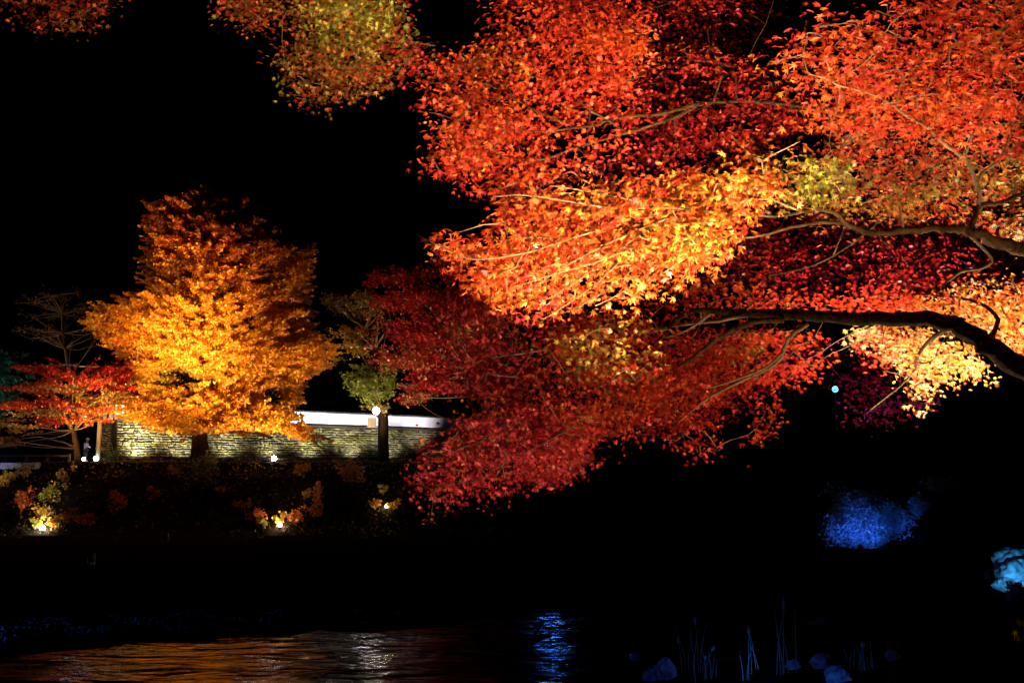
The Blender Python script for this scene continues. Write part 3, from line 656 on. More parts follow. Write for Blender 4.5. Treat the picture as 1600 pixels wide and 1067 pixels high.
# near shore: rocks, dry grass, reeds in blue light
for u, v, r, lab in ((992, 1030, .13, 'small blue lit rock in the shallows, leftmost'), (1018, 1062, .16, 'blue lit rock at the bottom edge below the small leftmost rock'), (1040, 1060, .2, 'pointed blue lit rock left of the reeds at the bottom edge'), (1285, 1042, .19, 'squarish blue lit rock standing right of the reeds'), (1308, 1066, .2, 'flat blue lit rock at the bottom edge under the squarish rock'), (1240, 1044, .12, 'little blue lit rock in the middle of the reeds'), (1395, 1030, .12, 'dim small rock far right on the dark shore')):
    boulder(ray_ground(u, v), r, lab, (1.1, 1, .95 if 'pointed' not in lab else 1.6), 'rocks on the near shore')
def reeds(p, n, h, label, lean=.25):
    t = thing('reed_clump', p, label, 'reeds', 'reed clumps on the near shore'); m = MB(); hd = MB()
    for _ in range(n):
        a = rng.uniform(0, 2 * math.pi); q = np.array(p) + (rng.normal(0, .12), rng.normal(0, .12), -.03); hh = h * rng.uniform(.45, 1)
        d = np.array((math.cos(a), math.sin(a), 0)) * lean * hh * rng.uniform(.3, 1.2)
        pts = [q + d * s * s + np.array((0, 0, hh * s)) for s in (0, .35, .7, 1)]
        m.tube(pts, [.009, .008, .006, .003], 4)
        if rng.uniform() < .35: m.tube([pts[-1] - (pts[-1] - pts[-2]) * .5, pts[-1] - (pts[-1] - pts[-2]) * .25, pts[-1] + (pts[-1] - pts[-2]) * .12], [.008, .035, .006], 5)
    m.build('stem', M['grass'], t)
    return t
for u, v, n_, h, lab in ((1085, 1050, 7, 1.35, 'tall reeds with seed heads, left clump near the bottom edge'), (1105, 1060, 9, .7, 'short dense reeds between the two tall clumps'), (1180, 1062, 6, 1.1, 'leaning reeds in the middle of the shore'), (1225, 1055, 6, 1.7, 'tallest thin reeds on the right of the shore'), (1350, 1050, 12, .6, 'low dim reeds right of the squarish rock'), (1400, 1064, 12, .7, 'low dim reeds farthest right on the shore')):
    reeds(ray_ground(u, v), n_, h, lab)
floodlight(gpos(4.2, 17.6), (4.3, 24, .4), 120, BLUE, 80, 'blue floodlight on the near shore aimed along the reeds', 'blue floodlights')

floodlight(gpos(4.7, 15.6), (5.8, 19.4, 1.25), 90, BLUE, 60, 'blue floodlight on the near shore aimed at the squarish rock', 'blue floodlights')
# ------------------------------------------------------------------ the overhanging maples on the near bank
COV = 1.5
class Maple:
    def __init__(s, base, label, trunk):
        s.t = thing('maple_tree', base, label, 'tree', None); s.base = np.array(base, float)
        s.flow = (1250, 400); s.ls = .78; s.ws = 1.0; s.nodes = []; s.rad = []; s.own = []; s.limbs = []; s.P = []; s.N = []; s.T = []; s.S = []; s.C = []; s.clusters = []
        m = MB(); pts = [np.array(base) - (0, 0, .25)] + [np.array(q, float) for q, _ in trunk]; rad = [trunk[0][1] * 1.35] + [r for _, r in trunk]
        m.tube(pts, rad, 12); s.trunk = m.build('trunk', M['bark'], s.t)
        
    def limb(s, pts, mt='bark', start=None):
        """pts: (u, v, Y, width in photo pixels)"""
        W = [at(u, v, Y) for u, v, Y, w_ in pts]; rr = [w_ * s.ws / 2 / F * Y for u, v, Y, w_ in pts]
        if start is not None: W = [np.array(start[0])] + W; rr = [start[1]] + rr
        # smooth by Catmull-Rom
        Q = []; q = []
        for i in range(len(W) - 1):
            p0, p1, p2, p3 = W[max(i - 1, 0)], W[i], W[i + 1], W[min(i + 2, len(W) - 1)]
            for k in range(4):
                x = k / 4; Q.append(.5 * ((2 * p1) + (p2 - p0) * x + (2 * p0 - 5 * p1 + 4 * p2 - p3) * x * x + (3 * p1 - p0 - 3 * p2 + p3) * x ** 3)); q.append(rr[i] * (1 - x) + rr[i + 1] * x)
        Q.append(W[-1]); q.append(rr[-1])
        for i in range(1, len(Q) - 1): Q[i] = Q[i] + rng.normal(0, q[i] * .18, 3)
        m = MB(); m.tube(Q, q, 9 if max(q) > .02 else 6); s.limbs.append((m, mt, len(m.f)))
        for a, b in zip(Q, q): s.nodes.append(a); s.rad.append(b); s.own.append(len(s.limbs) - 1)
    def spray(s, poly, Y, dY, cov, size, mix, per=44, rad=.20, twig=.7, fuzz=7, flow=None, facing=.8):
        size *= s.ls
        leafpx = (size / Y * F) ** 2 * .30
        n = int(area(poly) * cov * COV / leafpx); k = max(4, int(n / per * 1.05))
        uv = poly_points(poly, k); ys = Y + rng.uniform(-dY, dY, k)
        c = np.array([at(a, b, y) for (a, b), y in zip(uv, ys)])
        m = int(per * 1.5)
        # each little spray is a drooping fan of leaves, flatter than it is wide
        q = rng.normal(0, 1, (k, m, 3)) * np.array((1, 1, .22)) * rad * rng.uniform(.6, 1.25, (k, 1, 1))
        fl = flow or s.flow
        dr = c - at(fl[0], fl[1], Y); dr = norm_rows(dr) + rng.normal(0, .25, c.shape); dr[:, 2] = np.clip(dr[:, 2], -.6, .35); dr = norm_rows(dr)
        q = q * .72 + dr[:, None] * rng.normal(0, 1.25, (k, m, 1)) * rad
        q[..., 2] -= .35 * np.hypot(q[..., 0], q[..., 1]) * rng.uniform(.2, 1, (k, 1))
        P = (c[:, None] + q).reshape(-1, 3)
        u_, v_ = proj(P); jf = fuzz * 2.3; u_ = u_ + rng.normal(0, fuzz * .6, len(u_)) + np.repeat(rng.normal(0, jf, k), m); v_ = v_ + rng.normal(0, fuzz * .6, len(v_)) + np.repeat(rng.normal(0, jf, k), m)
        ok = inside(poly, u_, v_)
        T = (q * np.array((1, 1, .3))).reshape(-1, 3); T = norm_rows(T) * .6 + np.repeat(dr, m, 0) * .7 + np.array((0, 0, -.5)) + rng.normal(0, .42, T.shape)
        N = np.array((0, -facing, .75)) + rng.normal(0, .55, P.shape)
        ix = np.nonzero(ok)[0]
        if len(ix) > n: ix = rng.choice(ix, n, replace=False)
        s.P.append(P[ix]); s.N.append(N[ix]); s.T.append(T[ix]); s.S.append(size * rng.uniform(.5, 1.3, len(ix)))
        cl = colours(k, mix, .05); mixn = mix
        C = colours(len(P), mix); own = np.repeat(cl, m, 0); oth = colours(k, dict(verm=3, red=3, orange=2, crimson=2, rust=1, olive=.8), .08); sw = rng.uniform(0, 1, k) < .16
        own[np.repeat(sw, m)] = np.repeat(oth, m, 0)[np.repeat(sw, m)]; C[np.repeat(sw, m)] = own[np.repeat(sw, m)]
        C = C * .5 + own * .5           # leaves of one spray share a tint
        s.C.append(C[ix])
        for i in range(k):
            if rng.uniform() < twig: s.clusters.append(c[i])
    def finish(s, twigmat='twig', maxlen=1.3):
        leaves('crown', np.vstack(s.P), np.vstack(s.N), np.vstack(s.T), np.concatenate(s.S), np.vstack(s.C), MAPLE, M['leaf'], s.t)
        nod = list(s.nodes); rad = list(s.rad); own = list(s.own)
        cl = s.clusters; arr = np.array(nod)
        dist = [np.min(np.linalg.norm(arr - c, axis=1)) for c in cl]
        for i in np.argsort(dist):
            c = cl[i]; arr = np.array(nod); d = np.linalg.norm(arr - c, axis=1); j = int(np.argmin(d))
            if d[j] < .03: continue
            r0 = min(rad[j] * .75, .012); path = limb_path(arr[j], c, .10, 5)
            s.limbs[own[j]][0].tube(path, list(np.linspace(max(r0, .0045), .0027, 5)), 5, caps=False)
            for p_, r_ in zip(path[1:], np.linspace(max(r0, .004), .003, 5)[1:]): nod.append(p_); rad.append(r_); own.append(own[j])
        for m, mt, nf in s.limbs:
            o = m.build('limb', M[mt], s.trunk); o.data.materials.append(M[twigmat])
            ix = np.zeros(len(m.f), np.int32); ix[nf:] = 1; o.data.polygons.foreach_set('material_index', ix)

VO = dict(verm=4, orange=4, red=1.6, amber=.6); OR = dict(orange=4, verm=3, amber=2); RV = dict(red=4, verm=4, orange=.7); CR = dict(crimson=4, red=2, maroon=2)
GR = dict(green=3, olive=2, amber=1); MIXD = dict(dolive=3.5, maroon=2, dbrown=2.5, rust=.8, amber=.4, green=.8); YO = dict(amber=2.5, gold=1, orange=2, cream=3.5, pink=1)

# tree 1: the low dark limb and everything it carries
b1 = gpos(4.35, 6.5)
T1 = Maple(b1, 'overhanging maple with a thick dark low limb and crimson sprays hanging over the water', [((4.3, 6.5, 4.3), .26), ((4.15, 6.4, 5.0), .22)])
T1.ls = .72; T1.flow = (1400, 470)
T1.limb([(1660, 625, 6.2, 44), (1590, 572, 6.2, 36), (1540, 535, 6.2, 31), (1490, 508, 6.2, 27), (1430, 497, 6.3, 24), (1350, 499, 6.4, 21), (1250, 494, 6.6, 18), (1170, 490, 6.8, 14), (1110, 487, 6.9, 10), (1075, 489, 7.0, 7), (1043, 514, 7.1, 4)], 'dark_bark', start=((4.1, 6.4, 5.0), .16))
T1.limb([(1225, 500, 6.6, 10), (1175, 505, 6.7, 9), (1120, 530, 6.9, 8), (1085, 558, 7.1, 7), (1030, 590, 7.3, 5), (960, 625, 7.6, 4), (880, 675, 8.2, 3), (760, 740, 9.2, 2)], 'bark')
T1.limb([(1262, 506, 6.6, 8), (1235, 525, 6.6, 7), (1225, 545, 6.7, 7), (1210, 570, 6.8, 6), (1160, 595, 7.0, 5), (1110, 620, 7.2, 4), (1060, 660, 7.4, 2.5)], 'twig')
T1.limb([(1222, 550, 6.7, 5), (1195, 575, 6.8, 4), (1130, 600, 7.0, 3), (1095, 608, 7.1, 2)], 'twig')
T1.limb([(1110, 490, 6.9, 6), (1075, 515, 7.0, 4), (1040, 528, 7.2, 2.5)], 'twig')
T1.limb([(1170, 492, 6.8, 8), (1100, 503, 7.2, 6), (980, 520, 8.0, 4), (860, 545, 8.8, 3), (760, 560, 9.4, 2)], 'twig')
T1.limb([(1480, 512, 6.3, 8), (1440, 545, 6.9, 6), (1420, 590, 7.4, 4), (1360, 640, 8.2, 2)], 'bark')
T1.limb([(1540, 535, 6.3, 10), (1560, 500, 7.0, 7), (1520, 470, 7.6, 5), (1440, 460, 7.8, 3)], 'bark')
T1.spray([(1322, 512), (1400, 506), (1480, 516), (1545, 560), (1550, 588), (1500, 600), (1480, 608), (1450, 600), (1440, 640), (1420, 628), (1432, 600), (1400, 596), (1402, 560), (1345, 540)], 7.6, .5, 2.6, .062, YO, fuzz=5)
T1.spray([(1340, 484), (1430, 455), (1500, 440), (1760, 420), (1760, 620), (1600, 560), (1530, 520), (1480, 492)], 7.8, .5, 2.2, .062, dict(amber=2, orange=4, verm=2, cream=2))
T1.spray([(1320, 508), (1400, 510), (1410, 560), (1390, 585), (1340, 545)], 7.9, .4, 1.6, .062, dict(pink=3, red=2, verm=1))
T1.spray([(830, 500), (900, 482), (1000, 485), (1050, 520), (1110, 520), (1250, 510), (1300, 520), (1285, 580), (1200, 592), (1190, 610), (1130, 640), (1060, 640), (1000, 690), (930, 690), (850, 650), (830, 580)], 7.7, .7, 1.8, .068, RV)
T1.spray([(850, 515), (920, 495), (1010, 520), (1040, 545), (1020, 590), (960, 610), (900, 600), (860, 560)], 6.7, .3, 1.5, .066, dict(amber=1, olive=3, orange=1.5, dolive=4, rust=2))
T1.spray([(1140, 530), (1200, 520), (1210, 560), (1160, 580), (1125, 560)], 7.0, .3, 1.0, .064, dict(olive=3, amber=1, rust=1))
T1.spray([(1140, 615), (1195, 600), (1205, 632), (1222, 645), (1215, 668), (1190, 692), (1168, 680), (1160, 650)], 7.4, .3, 1.7, .066, RV, fuzz=5)
T1.spray([(1040, 640), (1110, 635), (1120, 690), (1138, 712), (1085, 716), (1045, 706), (1020, 680)], 7.5, .3, 1.7, .066, dict(red=3, crimson=2), fuzz=5)
T1.spray([(1200, 560), (1290, 535), (1290, 580), (1240, 598), (1205, 590)], 7.4, .4, 1.8, .066, RV)
T1.spray([(820, 520), (850, 600), (870, 645), (950, 660), (925, 700), (890, 690), (920, 745), (860, 765), (800, 748), (790, 770), (745, 770), (700, 790), (670, 806), (655, 775), (640, 740), (655, 705), (700, 668), (745, 640), (700, 600), (690, 560), (720, 490), (780, 470)], 9.4, .7, 1.9, .082, CR, rad=.26, fuzz=7)
T1.spray([(700, 440), (860, 480), (1060, 500), (1300, 520), (1290, 580), (1190, 600), (1130, 660), (1000, 690), (880, 690), (760, 640), (690, 560)], 10.6, .6, .8, .085, CR, rad=.3, twig=.3)
T1.spray([(820, 715), (860, 700), (905, 712), (918, 745), (870, 768), (830, 758)], 9.2, .4, 2.6, .078, CR, fuzz=5)
T1.spray([(1300, 590), (1335, 555), (1400, 590), (1420, 605), (1400, 625), (1345, 640), (1320, 640)], 10.4, .4, 1.3, .078, CR)
T1.spray([(1322, 650), (1400, 622), (1485, 625), (1440, 654), (1380, 664), (1318, 670)], 10.4, .3, 1.9, .078, dict(crimson=2, pink=1), fuzz=4)
T1.spray([(980, 480), (1050, 450), (1120, 420), (1180, 440), (1300, 455), (1420, 448), (1450, 484), (1250, 486), (1110, 480), (1040, 512)], 7.4, .4, 1.7, .066, RV)
T1.spray([(790, 640), (900, 632), (930, 690), (900, 745), (815, 740)], 9.0, .5, 5.0, .08, CR, rad=.15, fuzz=5)
T1.finish()

# tree 2: the middle limb with the bright orange band and the red top right
b2 = gpos(4.6, 5.3)
T2 = Maple(b2, 'overhanging maple whose forked middle limb carries the brightest orange spray and top right red leaves', [((4.5, 5.4, 4.2), .22), ((4.1, 5.7, 5.6), .18), ((3.75, 5.9, 6.2), .15)])
T2.ls = .80; T2.ws = .82; T2.flow = (1180, 300)
T2.limb([(1650, 398, 6.0, 32), (1600, 390, 6.0, 28), (1553, 379, 6.0, 24), (1516, 362, 6.0, 20), (1494, 357, 6.0, 17), (1459, 358, 6.0, 15), (1412, 361, 6.0, 14), (1366, 364, 6.0, 13), (1338, 358, 6.0, 12), (1319, 347, 5.95, 10), (1303, 333, 5.9, 9), (1275, 327, 5.9, 8), (1250, 332, 5.85, 7), (1219, 337, 5.8, 6), (1172, 336, 5.7, 5), (1137, 333, 5.6, 4), (1060, 330, 5.5, 3), (1000, 345, 5.4, 2.5), (930, 395, 5.3, 2)], 'bark', start=((3.75, 5.9, 6.2), .13))
T2.limb([(1338, 358, 6.0, 9), (1319, 350, 6.0, 8), (1287, 347, 5.95, 8), (1262, 350, 5.9, 7), (1225, 358, 5.8, 6), (1194, 367, 5.75, 6), (1156, 372, 5.7, 5), (1125, 370, 5.65, 4), (1080, 376, 5.6, 3), (1030, 400, 5.5, 3), (985, 435, 5.4, 2.5), (930, 465, 5.1, 2), (880, 490, 5.0, 1.6)], 'bark')
T2.limb([(1250, 331, 5.85, 5), (1219, 317, 5.8, 4), (1194, 311, 5.7, 4), (1162, 311, 5.6, 3), (1120, 300, 5.5, 2.5), (1075, 285, 5.4, 2)], 'twig')
T2.limb([(1516, 362, 6.0, 12), (1522, 344, 6.0, 11), (1531, 322, 6.0, 10), (1562, 317, 6.0, 8), (1600, 302, 6.0, 7), (1660, 280, 6.0, 5)], 'bark')
T2.limb([(1531, 322, 6.0, 9), (1526, 290, 5.95, 8), (1509, 250, 5.9, 8), (1475, 225, 5.85, 7), (1450, 200, 5.8, 6), (1425, 187, 5.8, 6), (1400, 169, 5.8, 5), (1375, 153, 5.8, 4), (1344, 142, 5.75, 4), (1312, 134, 5.75, 3.5), (1287, 122, 5.7, 3), (1262, 116, 5.7, 2)], 'twig')
T2.limb([(1400, 168, 5.8, 4), (1405, 137, 5.8, 4), (1409, 125, 5.8, 3.5), (1397, 87, 5.8, 3), (1402, 56, 5.8, 2.5), (1403, 30, 5.8, 2)], 'twig')
T2.limb([(1409, 125, 5.8, 3.5), (1431, 103, 5.8, 3), (1459, 84, 5.8, 2.5), (1506, 66, 5.8, 2)], 'twig')
T2.limb([(1507, 248, 5.9, 5), (1522, 206, 5.8, 4.5), (1541, 175, 5.8, 4), (1550, 140, 5.8, 3), (1569, 109, 5.8, 3), (1600, 81, 5.8, 2)], 'twig')
T2.limb([(1526, 290, 5.95, 6), (1537, 269, 5.9, 5), (1562, 250, 5.9, 5), (1575, 219, 5.9, 4), (1584, 175, 5.9, 3), (1600, 150, 5.9, 2)], 'twig')
T2.limb([(1447, 197, 5.8, 4), (1434, 172, 5.8, 3.5), (1431, 150, 5.8, 3)], 'twig')
for pts in ([(1060, 330), (1010, 360), (960, 395), (900, 440), (850, 470)], [(1060, 332), (1000, 342), (900, 370), (820, 395), (740, 405), (690, 385), (650, 366)], [(1137, 333), (1050, 325), (960, 325), (890, 315), (820, 305), (770, 308)], [(1030, 400), (990, 420), (950, 450), (905, 480)], [(1080, 376), (1000, 385), (930, 410), (860, 430), (800, 450)], [(1125, 370), (1060, 410), (1010, 445), (980, 470)], [(1060, 334), (1015, 352), (955, 378), (890, 412), (835, 448)], [(1040, 345), (985, 392), (935, 440), (885, 476), (850, 498)], [(1055, 328), (985, 312), (925, 300), (860, 290)], [(1090, 378), (1030, 415), (975, 455), (930, 478)]):
    T2.limb([(u, v, 5.42 - .15 * i, 4.6 - 3.0 * i / (len(pts) - 1)) for i, (u, v) in enumerate(pts)], 'twig')
T2.limb([(1512, 366, 6.0, 7), (1550, 405, 6.0, 6), (1530, 420, 6.05, 6), (1500, 425, 6.1, 5), (1470, 450, 6.2, 4)], 'twig')
T2.spray([(636, 362), (700, 350), (748, 384), (778, 335), (752, 302), (800, 285), (880, 256), (960, 260), (1060, 268), (1110, 222), (1200, 198), (1262, 212), (1292, 250), (1200, 315), (1160, 372), (1120, 420), (1050, 452), (1000, 480), (930, 482), (885, 515), (800, 522), (772, 470), (712, 425)], 5.5, .45, 2.3, .064, VO, rad=.15, facing=.9)
T2.spray([(880, 290), (1000, 280), (1120, 240), (1240, 215), (1270, 250), (1150, 310), (1080, 360), (1000, 420), (920, 440), (880, 380)], 5.3, .3, 1.0, .062, dict(orange=4, amber=4, verm=.6), rad=.15, facing=.9)  # amber core: the beam's bright centre carried into the leaf colours
T2.spray([(755, 300), (800, 284), (960, 252), (1000, 270), (880, 285), (800, 310)], 5.3, .2, 1.0, .066, dict(pink=3, verm=1), rad=.12, fuzz=6)
T2.spray([(634, 364), (655, 352), (700, 350), (760, 380), (860, 390), (850, 470), (790, 500), (765, 465), (712, 422), (680, 385)], 5.3, .25, 1.5, .064, VO, rad=.09, fuzz=3, flow=(1000, 380))
T2.spray([(755, 302), (800, 284), (880, 262), (900, 300), (800, 340), (775, 335)], 5.3, .2, 1.0, .066, dict(pink=2, verm=2, orange=1), rad=.09, fuzz=3, flow=(1000, 330))
T2.spray([(1060, 350), (1110, 335), (1145, 365), (1125, 400), (1070, 400)], 5.2, .2, 2.0, .060, GR, rad=.12)
T2.spray([(1045, 340), (1110, 330), (1150, 360), (1140, 405), (1060, 410)], 5.1, .15, 1.6, .058, dict(green=3, olive=2, gold=1), rad=.09, fuzz=5)
T2.spray([(1140, 300), (1200, 260), (1330, 245), (1330, 320), (1220, 325)], 5.6, .2, 1.5, .06, dict(olive=3, green=1.5, dolive=3, rust=1), rad=.12)
T2.spray([(1230, 262), (1290, 240), (1330, 250), (1310, 285), (1240, 290)], 5.3, .2, 2.0, .058, GR, rad=.12)
T2.flow = (1500, 260)
T2.spray([(1190, 88), (1240, 60), (1290, 14), (1340, 30), (1420, -20), (1450, 0), (1480, -60), (1760, -60), (1760, 210), (1600, 230), (1500, 225), (1420, 222), (1300, 215), (1240, 172)], 6.0, .5, 2.1, .066, dict(verm=4, red=3, orange=2, pink=.7))
T2.spray([(1380, 40), (1280, 20), (1340, 35)], 5.8, .2, 1.0, .066, dict(pink=1))
T2.spray([(1170, 328), (1260, 262), (1300, 215), (1500, 215), (1760, 200), (1760, 385), (1560, 378), (1480, 350), (1360, 355), (1310, 330), (1200, 332)], 6.5, .5, 1.0, .062, MIXD)
T2.spray([(1280, 215), (1480, 215), (1460, 270), (1330, 260)], 6.1, .4, .9, .064, dict(rust=2, red=2, dbrown=2, verm=1))
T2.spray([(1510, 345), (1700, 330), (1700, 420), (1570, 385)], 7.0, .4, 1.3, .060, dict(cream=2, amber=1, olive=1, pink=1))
T2.spray([(1540, 20), (1640, 0), (1640, 300), (1560, 280), (1570, 150)], 6.4, .4, .9, .064, dict(dolive=3, dbrown=1.5, amber=.6, green=1.6))
T2.finish()

# tree 3: behind the others, red crown in the upper middle
b3 = gpos(6.6, 9.0)
T3 = Maple(b3, 'red maple standing farthest back of the near maples, its crown filling the upper middle', [((6.5, 9.0, 5.5), .24), ((6.0, 8.8, 7.4), .18), ((5.0, 8.4, 8.2), .13)])
T3.ls = .70; T3.flow = (1250, 190)
T3.limb([(1500, 210, 8.4, 12), (1380, 190, 8.4, 9), (1250, 165, 8.2, 7), (1170, 158, 7.9, 6), (1100, 162, 7.6, 7), (1053, 173, 7.5, 6), (1022, 180, 7.5, 6), (975, 183, 7.5, 5), (950, 189, 7.4, 4.5), (928, 197, 7.4, 4), (900, 200, 7.3, 4), (850, 206, 7.2, 3), (819, 205, 7.2, 3), (756, 202, 7.1, 2.5), (725, 194, 7.1, 2), (694, 181, 7.1, 2), (670, 176, 7.1, 1.5)], 'bark', start=((5.0, 8.4, 8.2), .1))
T3.limb([(1090, 165, 7.6, 6), (1053, 184, 7.5, 6), (1006, 200, 7.4, 5), (975, 209, 7.4, 5), (912, 227, 7.3, 4), (875, 241, 7.2, 3.5), (844, 250, 7.2, 3), (800, 248, 7.2, 2), (770, 236, 7.1, 1.5)], 'bark')
T3.limb([(978, 207, 7.4, 5), (947, 187, 7.4, 4), (922, 172, 7.3, 3), (900, 153, 7.3, 2)], 'bark')
T3.limb([(900, 200, 7.3, 3), (830, 170, 7.2, 3), (790, 145, 7.1, 2.5), (740, 125, 7.0, 2)], 'bark')
T3.limb([(1500, 210, 8.2, 12), (1420, 300, 8.0, 9), (1300, 400, 7.8, 6), (1200, 430, 7.7, 4)], 'bark')
T3.spray([(662, 130), (690, 72), (745, 60), (770, 25), (750, -60), (1000, -60), (1010, 60), (1010, 200), (960, 252), (900, 264), (850, 292), (780, 285), (730, 308), (700, 285), (648, 265), (685, 225), (690, 200), (655, 182), (672, 150)], 7.4, .6, 2.0, .076, RV, rad=.2)
T3.spray([(680, 90), (780, 60), (840, 100), (830, 200), (760, 270), (700, 250), (700, 150)], 6.9, .3, 1.2, .074, VO, rad=.2)
T3.spray([(860, 20), (1000, 0), (1040, 120), (940, 90)], 7.0, .3, 1.0, .074, VO)
T3.spray([(990, -60), (1240, -60), (1200, 10), (1150, 40), (1060, 60), (1000, 20)], 8.2, .4, .45, .074, CR)
T3.spray([(1000, 60), (1100, 70), (1220, 110), (1260, 190), (1180, 215), (1100, 240), (1000, 262), (980, 150)], 8.0, .6, .8, .074, dict(red=3, crimson=3, verm=.6))
T3.spray([(860, 250), (1000, 235), (1100, 225), (1060, 270), (960, 262)], 7.6, .4, 1.3, .074, CR)
T3.spray([(1120, 385), (1200, 362), (1300, 352), (1500, 372), (1570, 400), (1570, 470), (1450, 460), (1350, 472), (1250, 470), (1170, 450)], 7.9, .5, .3, .068, CR)
T3.spray([(1000, -60), (1250, -60), (1200, 40), (1260, 200), (1180, 330), (1500, 330), (1760, 330), (1760, 500), (1560, 480), (1420, 470), (1300, 470), (1130, 470), (1010, 430), (980, 250)], 10.5, .8, .95, .085, CR, rad=.3, twig=.3)
T3.spray([(1170, 330), (1250, 250), (1320, 215), (1760, 200), (1760, 385), (1480, 360)], 8.6, .6, .7, .076, dict(maroon=2, red=2, rust=1, olive=1), rad=.25, twig=.3)
T3.spray([(1380, 390), (1480, 380), (1470, 440), (1330, 460)], 7.6, .3, .45, .066, dict(red=2, verm=1))
T3.finish('bark')

# tree 4: boughs reaching in from the left above the camera
b4 = gpos(-6.2, 7.2)
T4 = Maple(b4, 'yellow green and red maple, only its bough tips in view at the upper left', [((-6.1, 7.3, 5.5), .24), ((-5.7, 7.6, 8.0), .18), ((-5.0, 8.0, 9.7), .13)])
T4.ls = .72; T4.flow = (420, -220)
T4.limb([(250, -70, 8.6, 14), (400, -55, 8.8, 11), (520, -20, 9.0, 8), (580, 30, 9.0, 6), (600, 62, 9.0, 5), (560, 100, 9.0, 3), (510, 130, 9.0, 2)], 'twig', start=((-5.0, 8.0, 9.7), .1))
T4.limb([(580, 30, 9.0, 4), (600, 62, 9.0, 3.5), (640, 66, 9.0, 3), (680, 72, 8.9, 2)], 'twig')
T4.limb([(400, -55, 8.8, 6), (380, 0, 8.8, 3), (410, 30, 8.8, 2)], 'twig')
T4.limb([(250, -70, 8.6, 6), (150, -20, 8.6, 4), (90, 20, 8.5, 2)], 'twig')
T4.spray([(305, -60), (640, -60), (635, 30), (645, 70), (690, 85), (680, 112), (625, 118), (590, 140), (515, 165), (448, 150), (440, 112), (418, 80), (462, 60), (458, 30), (400, 48), (335, 22)], 8.9, .5, 1.9, .078, dict(olive=3, green=1.5, rust=1.5, red=1.5, verm=1), rad=.22, fuzz=6)
T4.spray([(470, -40), (632, -40), (625, 50), (570, 100), (500, 90), (480, 50)], 8.4, .3, 2.0, .074, dict(green=4, olive=2, gold=1))
T4.spray([(445, 120), (520, 125), (570, 110), (590, 140), (515, 164), (450, 152)], 8.6, .3, .9, .074, RV)
T4.spray([(600, 60), (650, 70), (690, 85), (680, 112), (625, 118), (570, 135), (560, 110)], 8.5, .3, 1.2, .074, RV, rad=.15)
T4.spray([(305, -60), (400, -60), (420, 30), (340, 20)], 8.7, .3, .8, .074, RV, rad=.15)
T4.spray([(0, -60), (195, -60), (185, 6), (160, 18), (150, 42), (90, 48), (10, 40)], 8.6, .4, 1.8, .076, dict(olive=3, red=2, verm=2), fuzz=6)
T4.finish()

# golden leaves at the right edge
b5 = ray_ground(1640, 1040, 4, 40); b5 = gpos(2.72, 4.6)
t = thing('seedling', b5, 'little golden leaved seedling at the right edge below the cyan boulder', 'plant')
m = MB(); q = at(1592, 985, 4.6); m.tube([b5 - (0, 0, .03), b5 * .5 + q * .5 + (.03, 0, 0), q + (.02, 0, .02)], [.008, .006, .003], 6); m.build('stem', M['twig'], t)
n = 7; P = np.array([at(1592 + a, 985 + b_, 4.6 + c) for a, b_, c in ((-2, -14, 0), (8, -8, .03), (-7, 2, .02), (6, 6, -.03), (14, 0, 0), (-1, 12, .02), (20, -14, .05))])
leaves('foliage', P, np.array((0, -.7, .5)) + rng.normal(0, .3, (n, 3)), rng.normal(0, 1, (n, 3)) + (0, 0, -.6), rng.uniform(.035, .055, n), colours(n, dict(gold=2, amber=1)), MAPLE, M['leaf'], t)

floodlight(gpos(2.1, 3.3), at(1592, 985, 4.6), 14, WARM, 50, 'tiny added floodlight on the near bank brightening the golden leaved seedling', 'maple floodlights on the near bank')  # added lamp so that the seedling shows
# floodlights on the near bank that light the maples
NB = 'maple floodlights on the near bank'
floodlight(gpos(1.2, 3.3), at(1000, 325, 5.4), 15500, WARM, 43, 'floodlight on the near bank aimed up at the bright orange spray', NB)
floodlight(gpos(.9, 4.8), at(920, 35, 7.4), 4300, WARM, 16, 'narrow floodlight on the near bank aimed up at the topmost red leaves in the middle', NB)
floodlight(gpos(.2, 4.6), at(715, 175, 7.0), 3900, WARM, 19, 'floodlight on the near bank aimed up at the red crown in the upper middle', NB)
floodlight(gpos(3.6, 3.4), at(1500, 30, 6.0), 1500, WARM, 30, 'floodlight on the near bank aimed up at the far top right corner', NB)
floodlight(gpos(3.0, 3.6), at(1320, 80, 5.9), 4000, WARM, 20, 'floodlight on the near bank aimed up at the red leaves of the top right', NB)
floodlight(gpos(3.6, 8.9), at(1490, 545, 7.7), 10000, (1.0, .80, .58), 56, 'floodlight on the near bank close under the pale lit leaves behind the low limb', NB)
floodlight(gpos(2.0, 5.0), at(1050, 580, 7.5), 950, WARM, 62, 'weak floodlight on the near bank aimed at the hanging crimson sprays', NB)
floodlight(gpos(-1.2, 5.4), at(770, 650, 9.3), 1450, WHITE, 50, 'added floodlight on the near bank brightening the lowest dark crimson sprays', NB)  # added fill for sprays too dark by spill alone
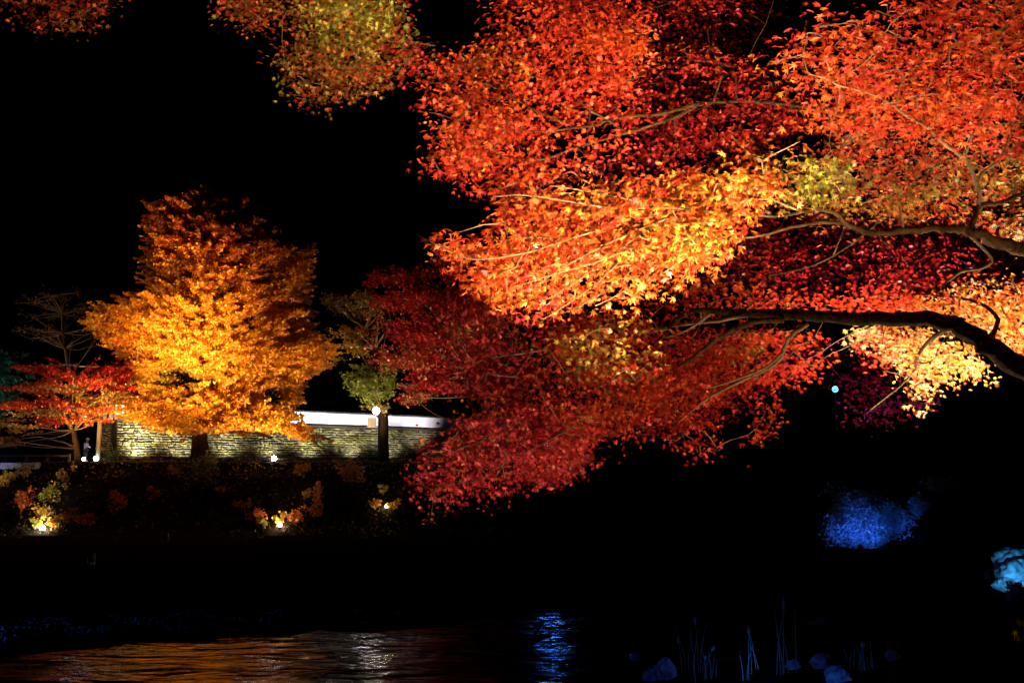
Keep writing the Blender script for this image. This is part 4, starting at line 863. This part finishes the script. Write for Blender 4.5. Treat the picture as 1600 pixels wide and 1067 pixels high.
floodlight(gpos(-1.8, 4.8), at(540, 50, 9), 4300, WARM, 36, 'floodlight on the near bank aimed up at the yellow green bough tips', NB)
floodlight(gpos(-2.6, 4.8), at(90, 0, 8.7), 2700, WARM, 34, 'added floodlight on the near bank brightening the leaves of the top left corner', NB)  # added lamp for leaves the neighbouring beam leaves unlit
floodlight(gpos(4.7, 8.1), at(1400, 645, 10.4), 1600, (.30, .12, 1.0), 44, 'violet blue floodlight on the near bank tinting the lowest crimson spray violet', 'blue floodlights')
floodlight(gpos(-45.5, 74), at(2, 600, 80), 2600, (.75, 1, .85), 60, 'added floodlight on the path brightening the dim blue green evergreen', 'added path floodlights at the far left')  # added faint lamp to make the evergreen visible
floodlight(gpos(-37.2, 75.2), at(98, 500, 79), 1800, WARM, 60, 'added floodlight on the path brightening the thin nearly bare tree', 'added path floodlights at the far left')  # added lamp lifting the bare twigs out of the dark
floodlight((*at(560, 720, 72.9)[:2], PATH_Z + .004), at(585, 585, 76), 3800, WHITE, 85, 'added floodlight on the path brightening the slender green and amber tree', 'added path floodlights at the slender tree')  # added to help the street lamp, which alone leaves this tree dim
GF = 'floodlights on the gravel bar below the golden tree'
for x, y, tx, tz, pw, cone, lab in ((-30.5, 62.5, -27.5, 10.0, 46000, 54, 'left floodlight on the gravel bar aimed up at the golden tree'), (-19.5, 47, -23, 13.5, 110000, 23, 'middle added fill floodlight on the gravel bar aimed up at the golden tree'), (-15.5, 62.5, -18.5, 10.0, 46000, 54, 'right floodlight on the gravel bar aimed up at the golden tree'), (-20.5, 60, -22.8, 17.6, 105000, 34, 'added high aimed floodlight on the gravel bar brightening the top of the golden tree')):
    floodlight(gpos(x, y), (tx, 71, tz), pw, AMBER, cone, lab, GF, k=1.4, radius=.2)  # middle and high ones are added fill for crown hollows and top
floodlight(gpos(-8.5, 63.5), at(670, 520, 74), 24000, WARM, 40, 'floodlight on the gravel bar aimed at the dim dark red maple', GF, k=1.4)
floodlight(gpos(-34.5, 62.5), at(85, 560, 71), 8000, WARM, 44, 'floodlight on the gravel bar aimed at the small red maple', GF, k=1.4)
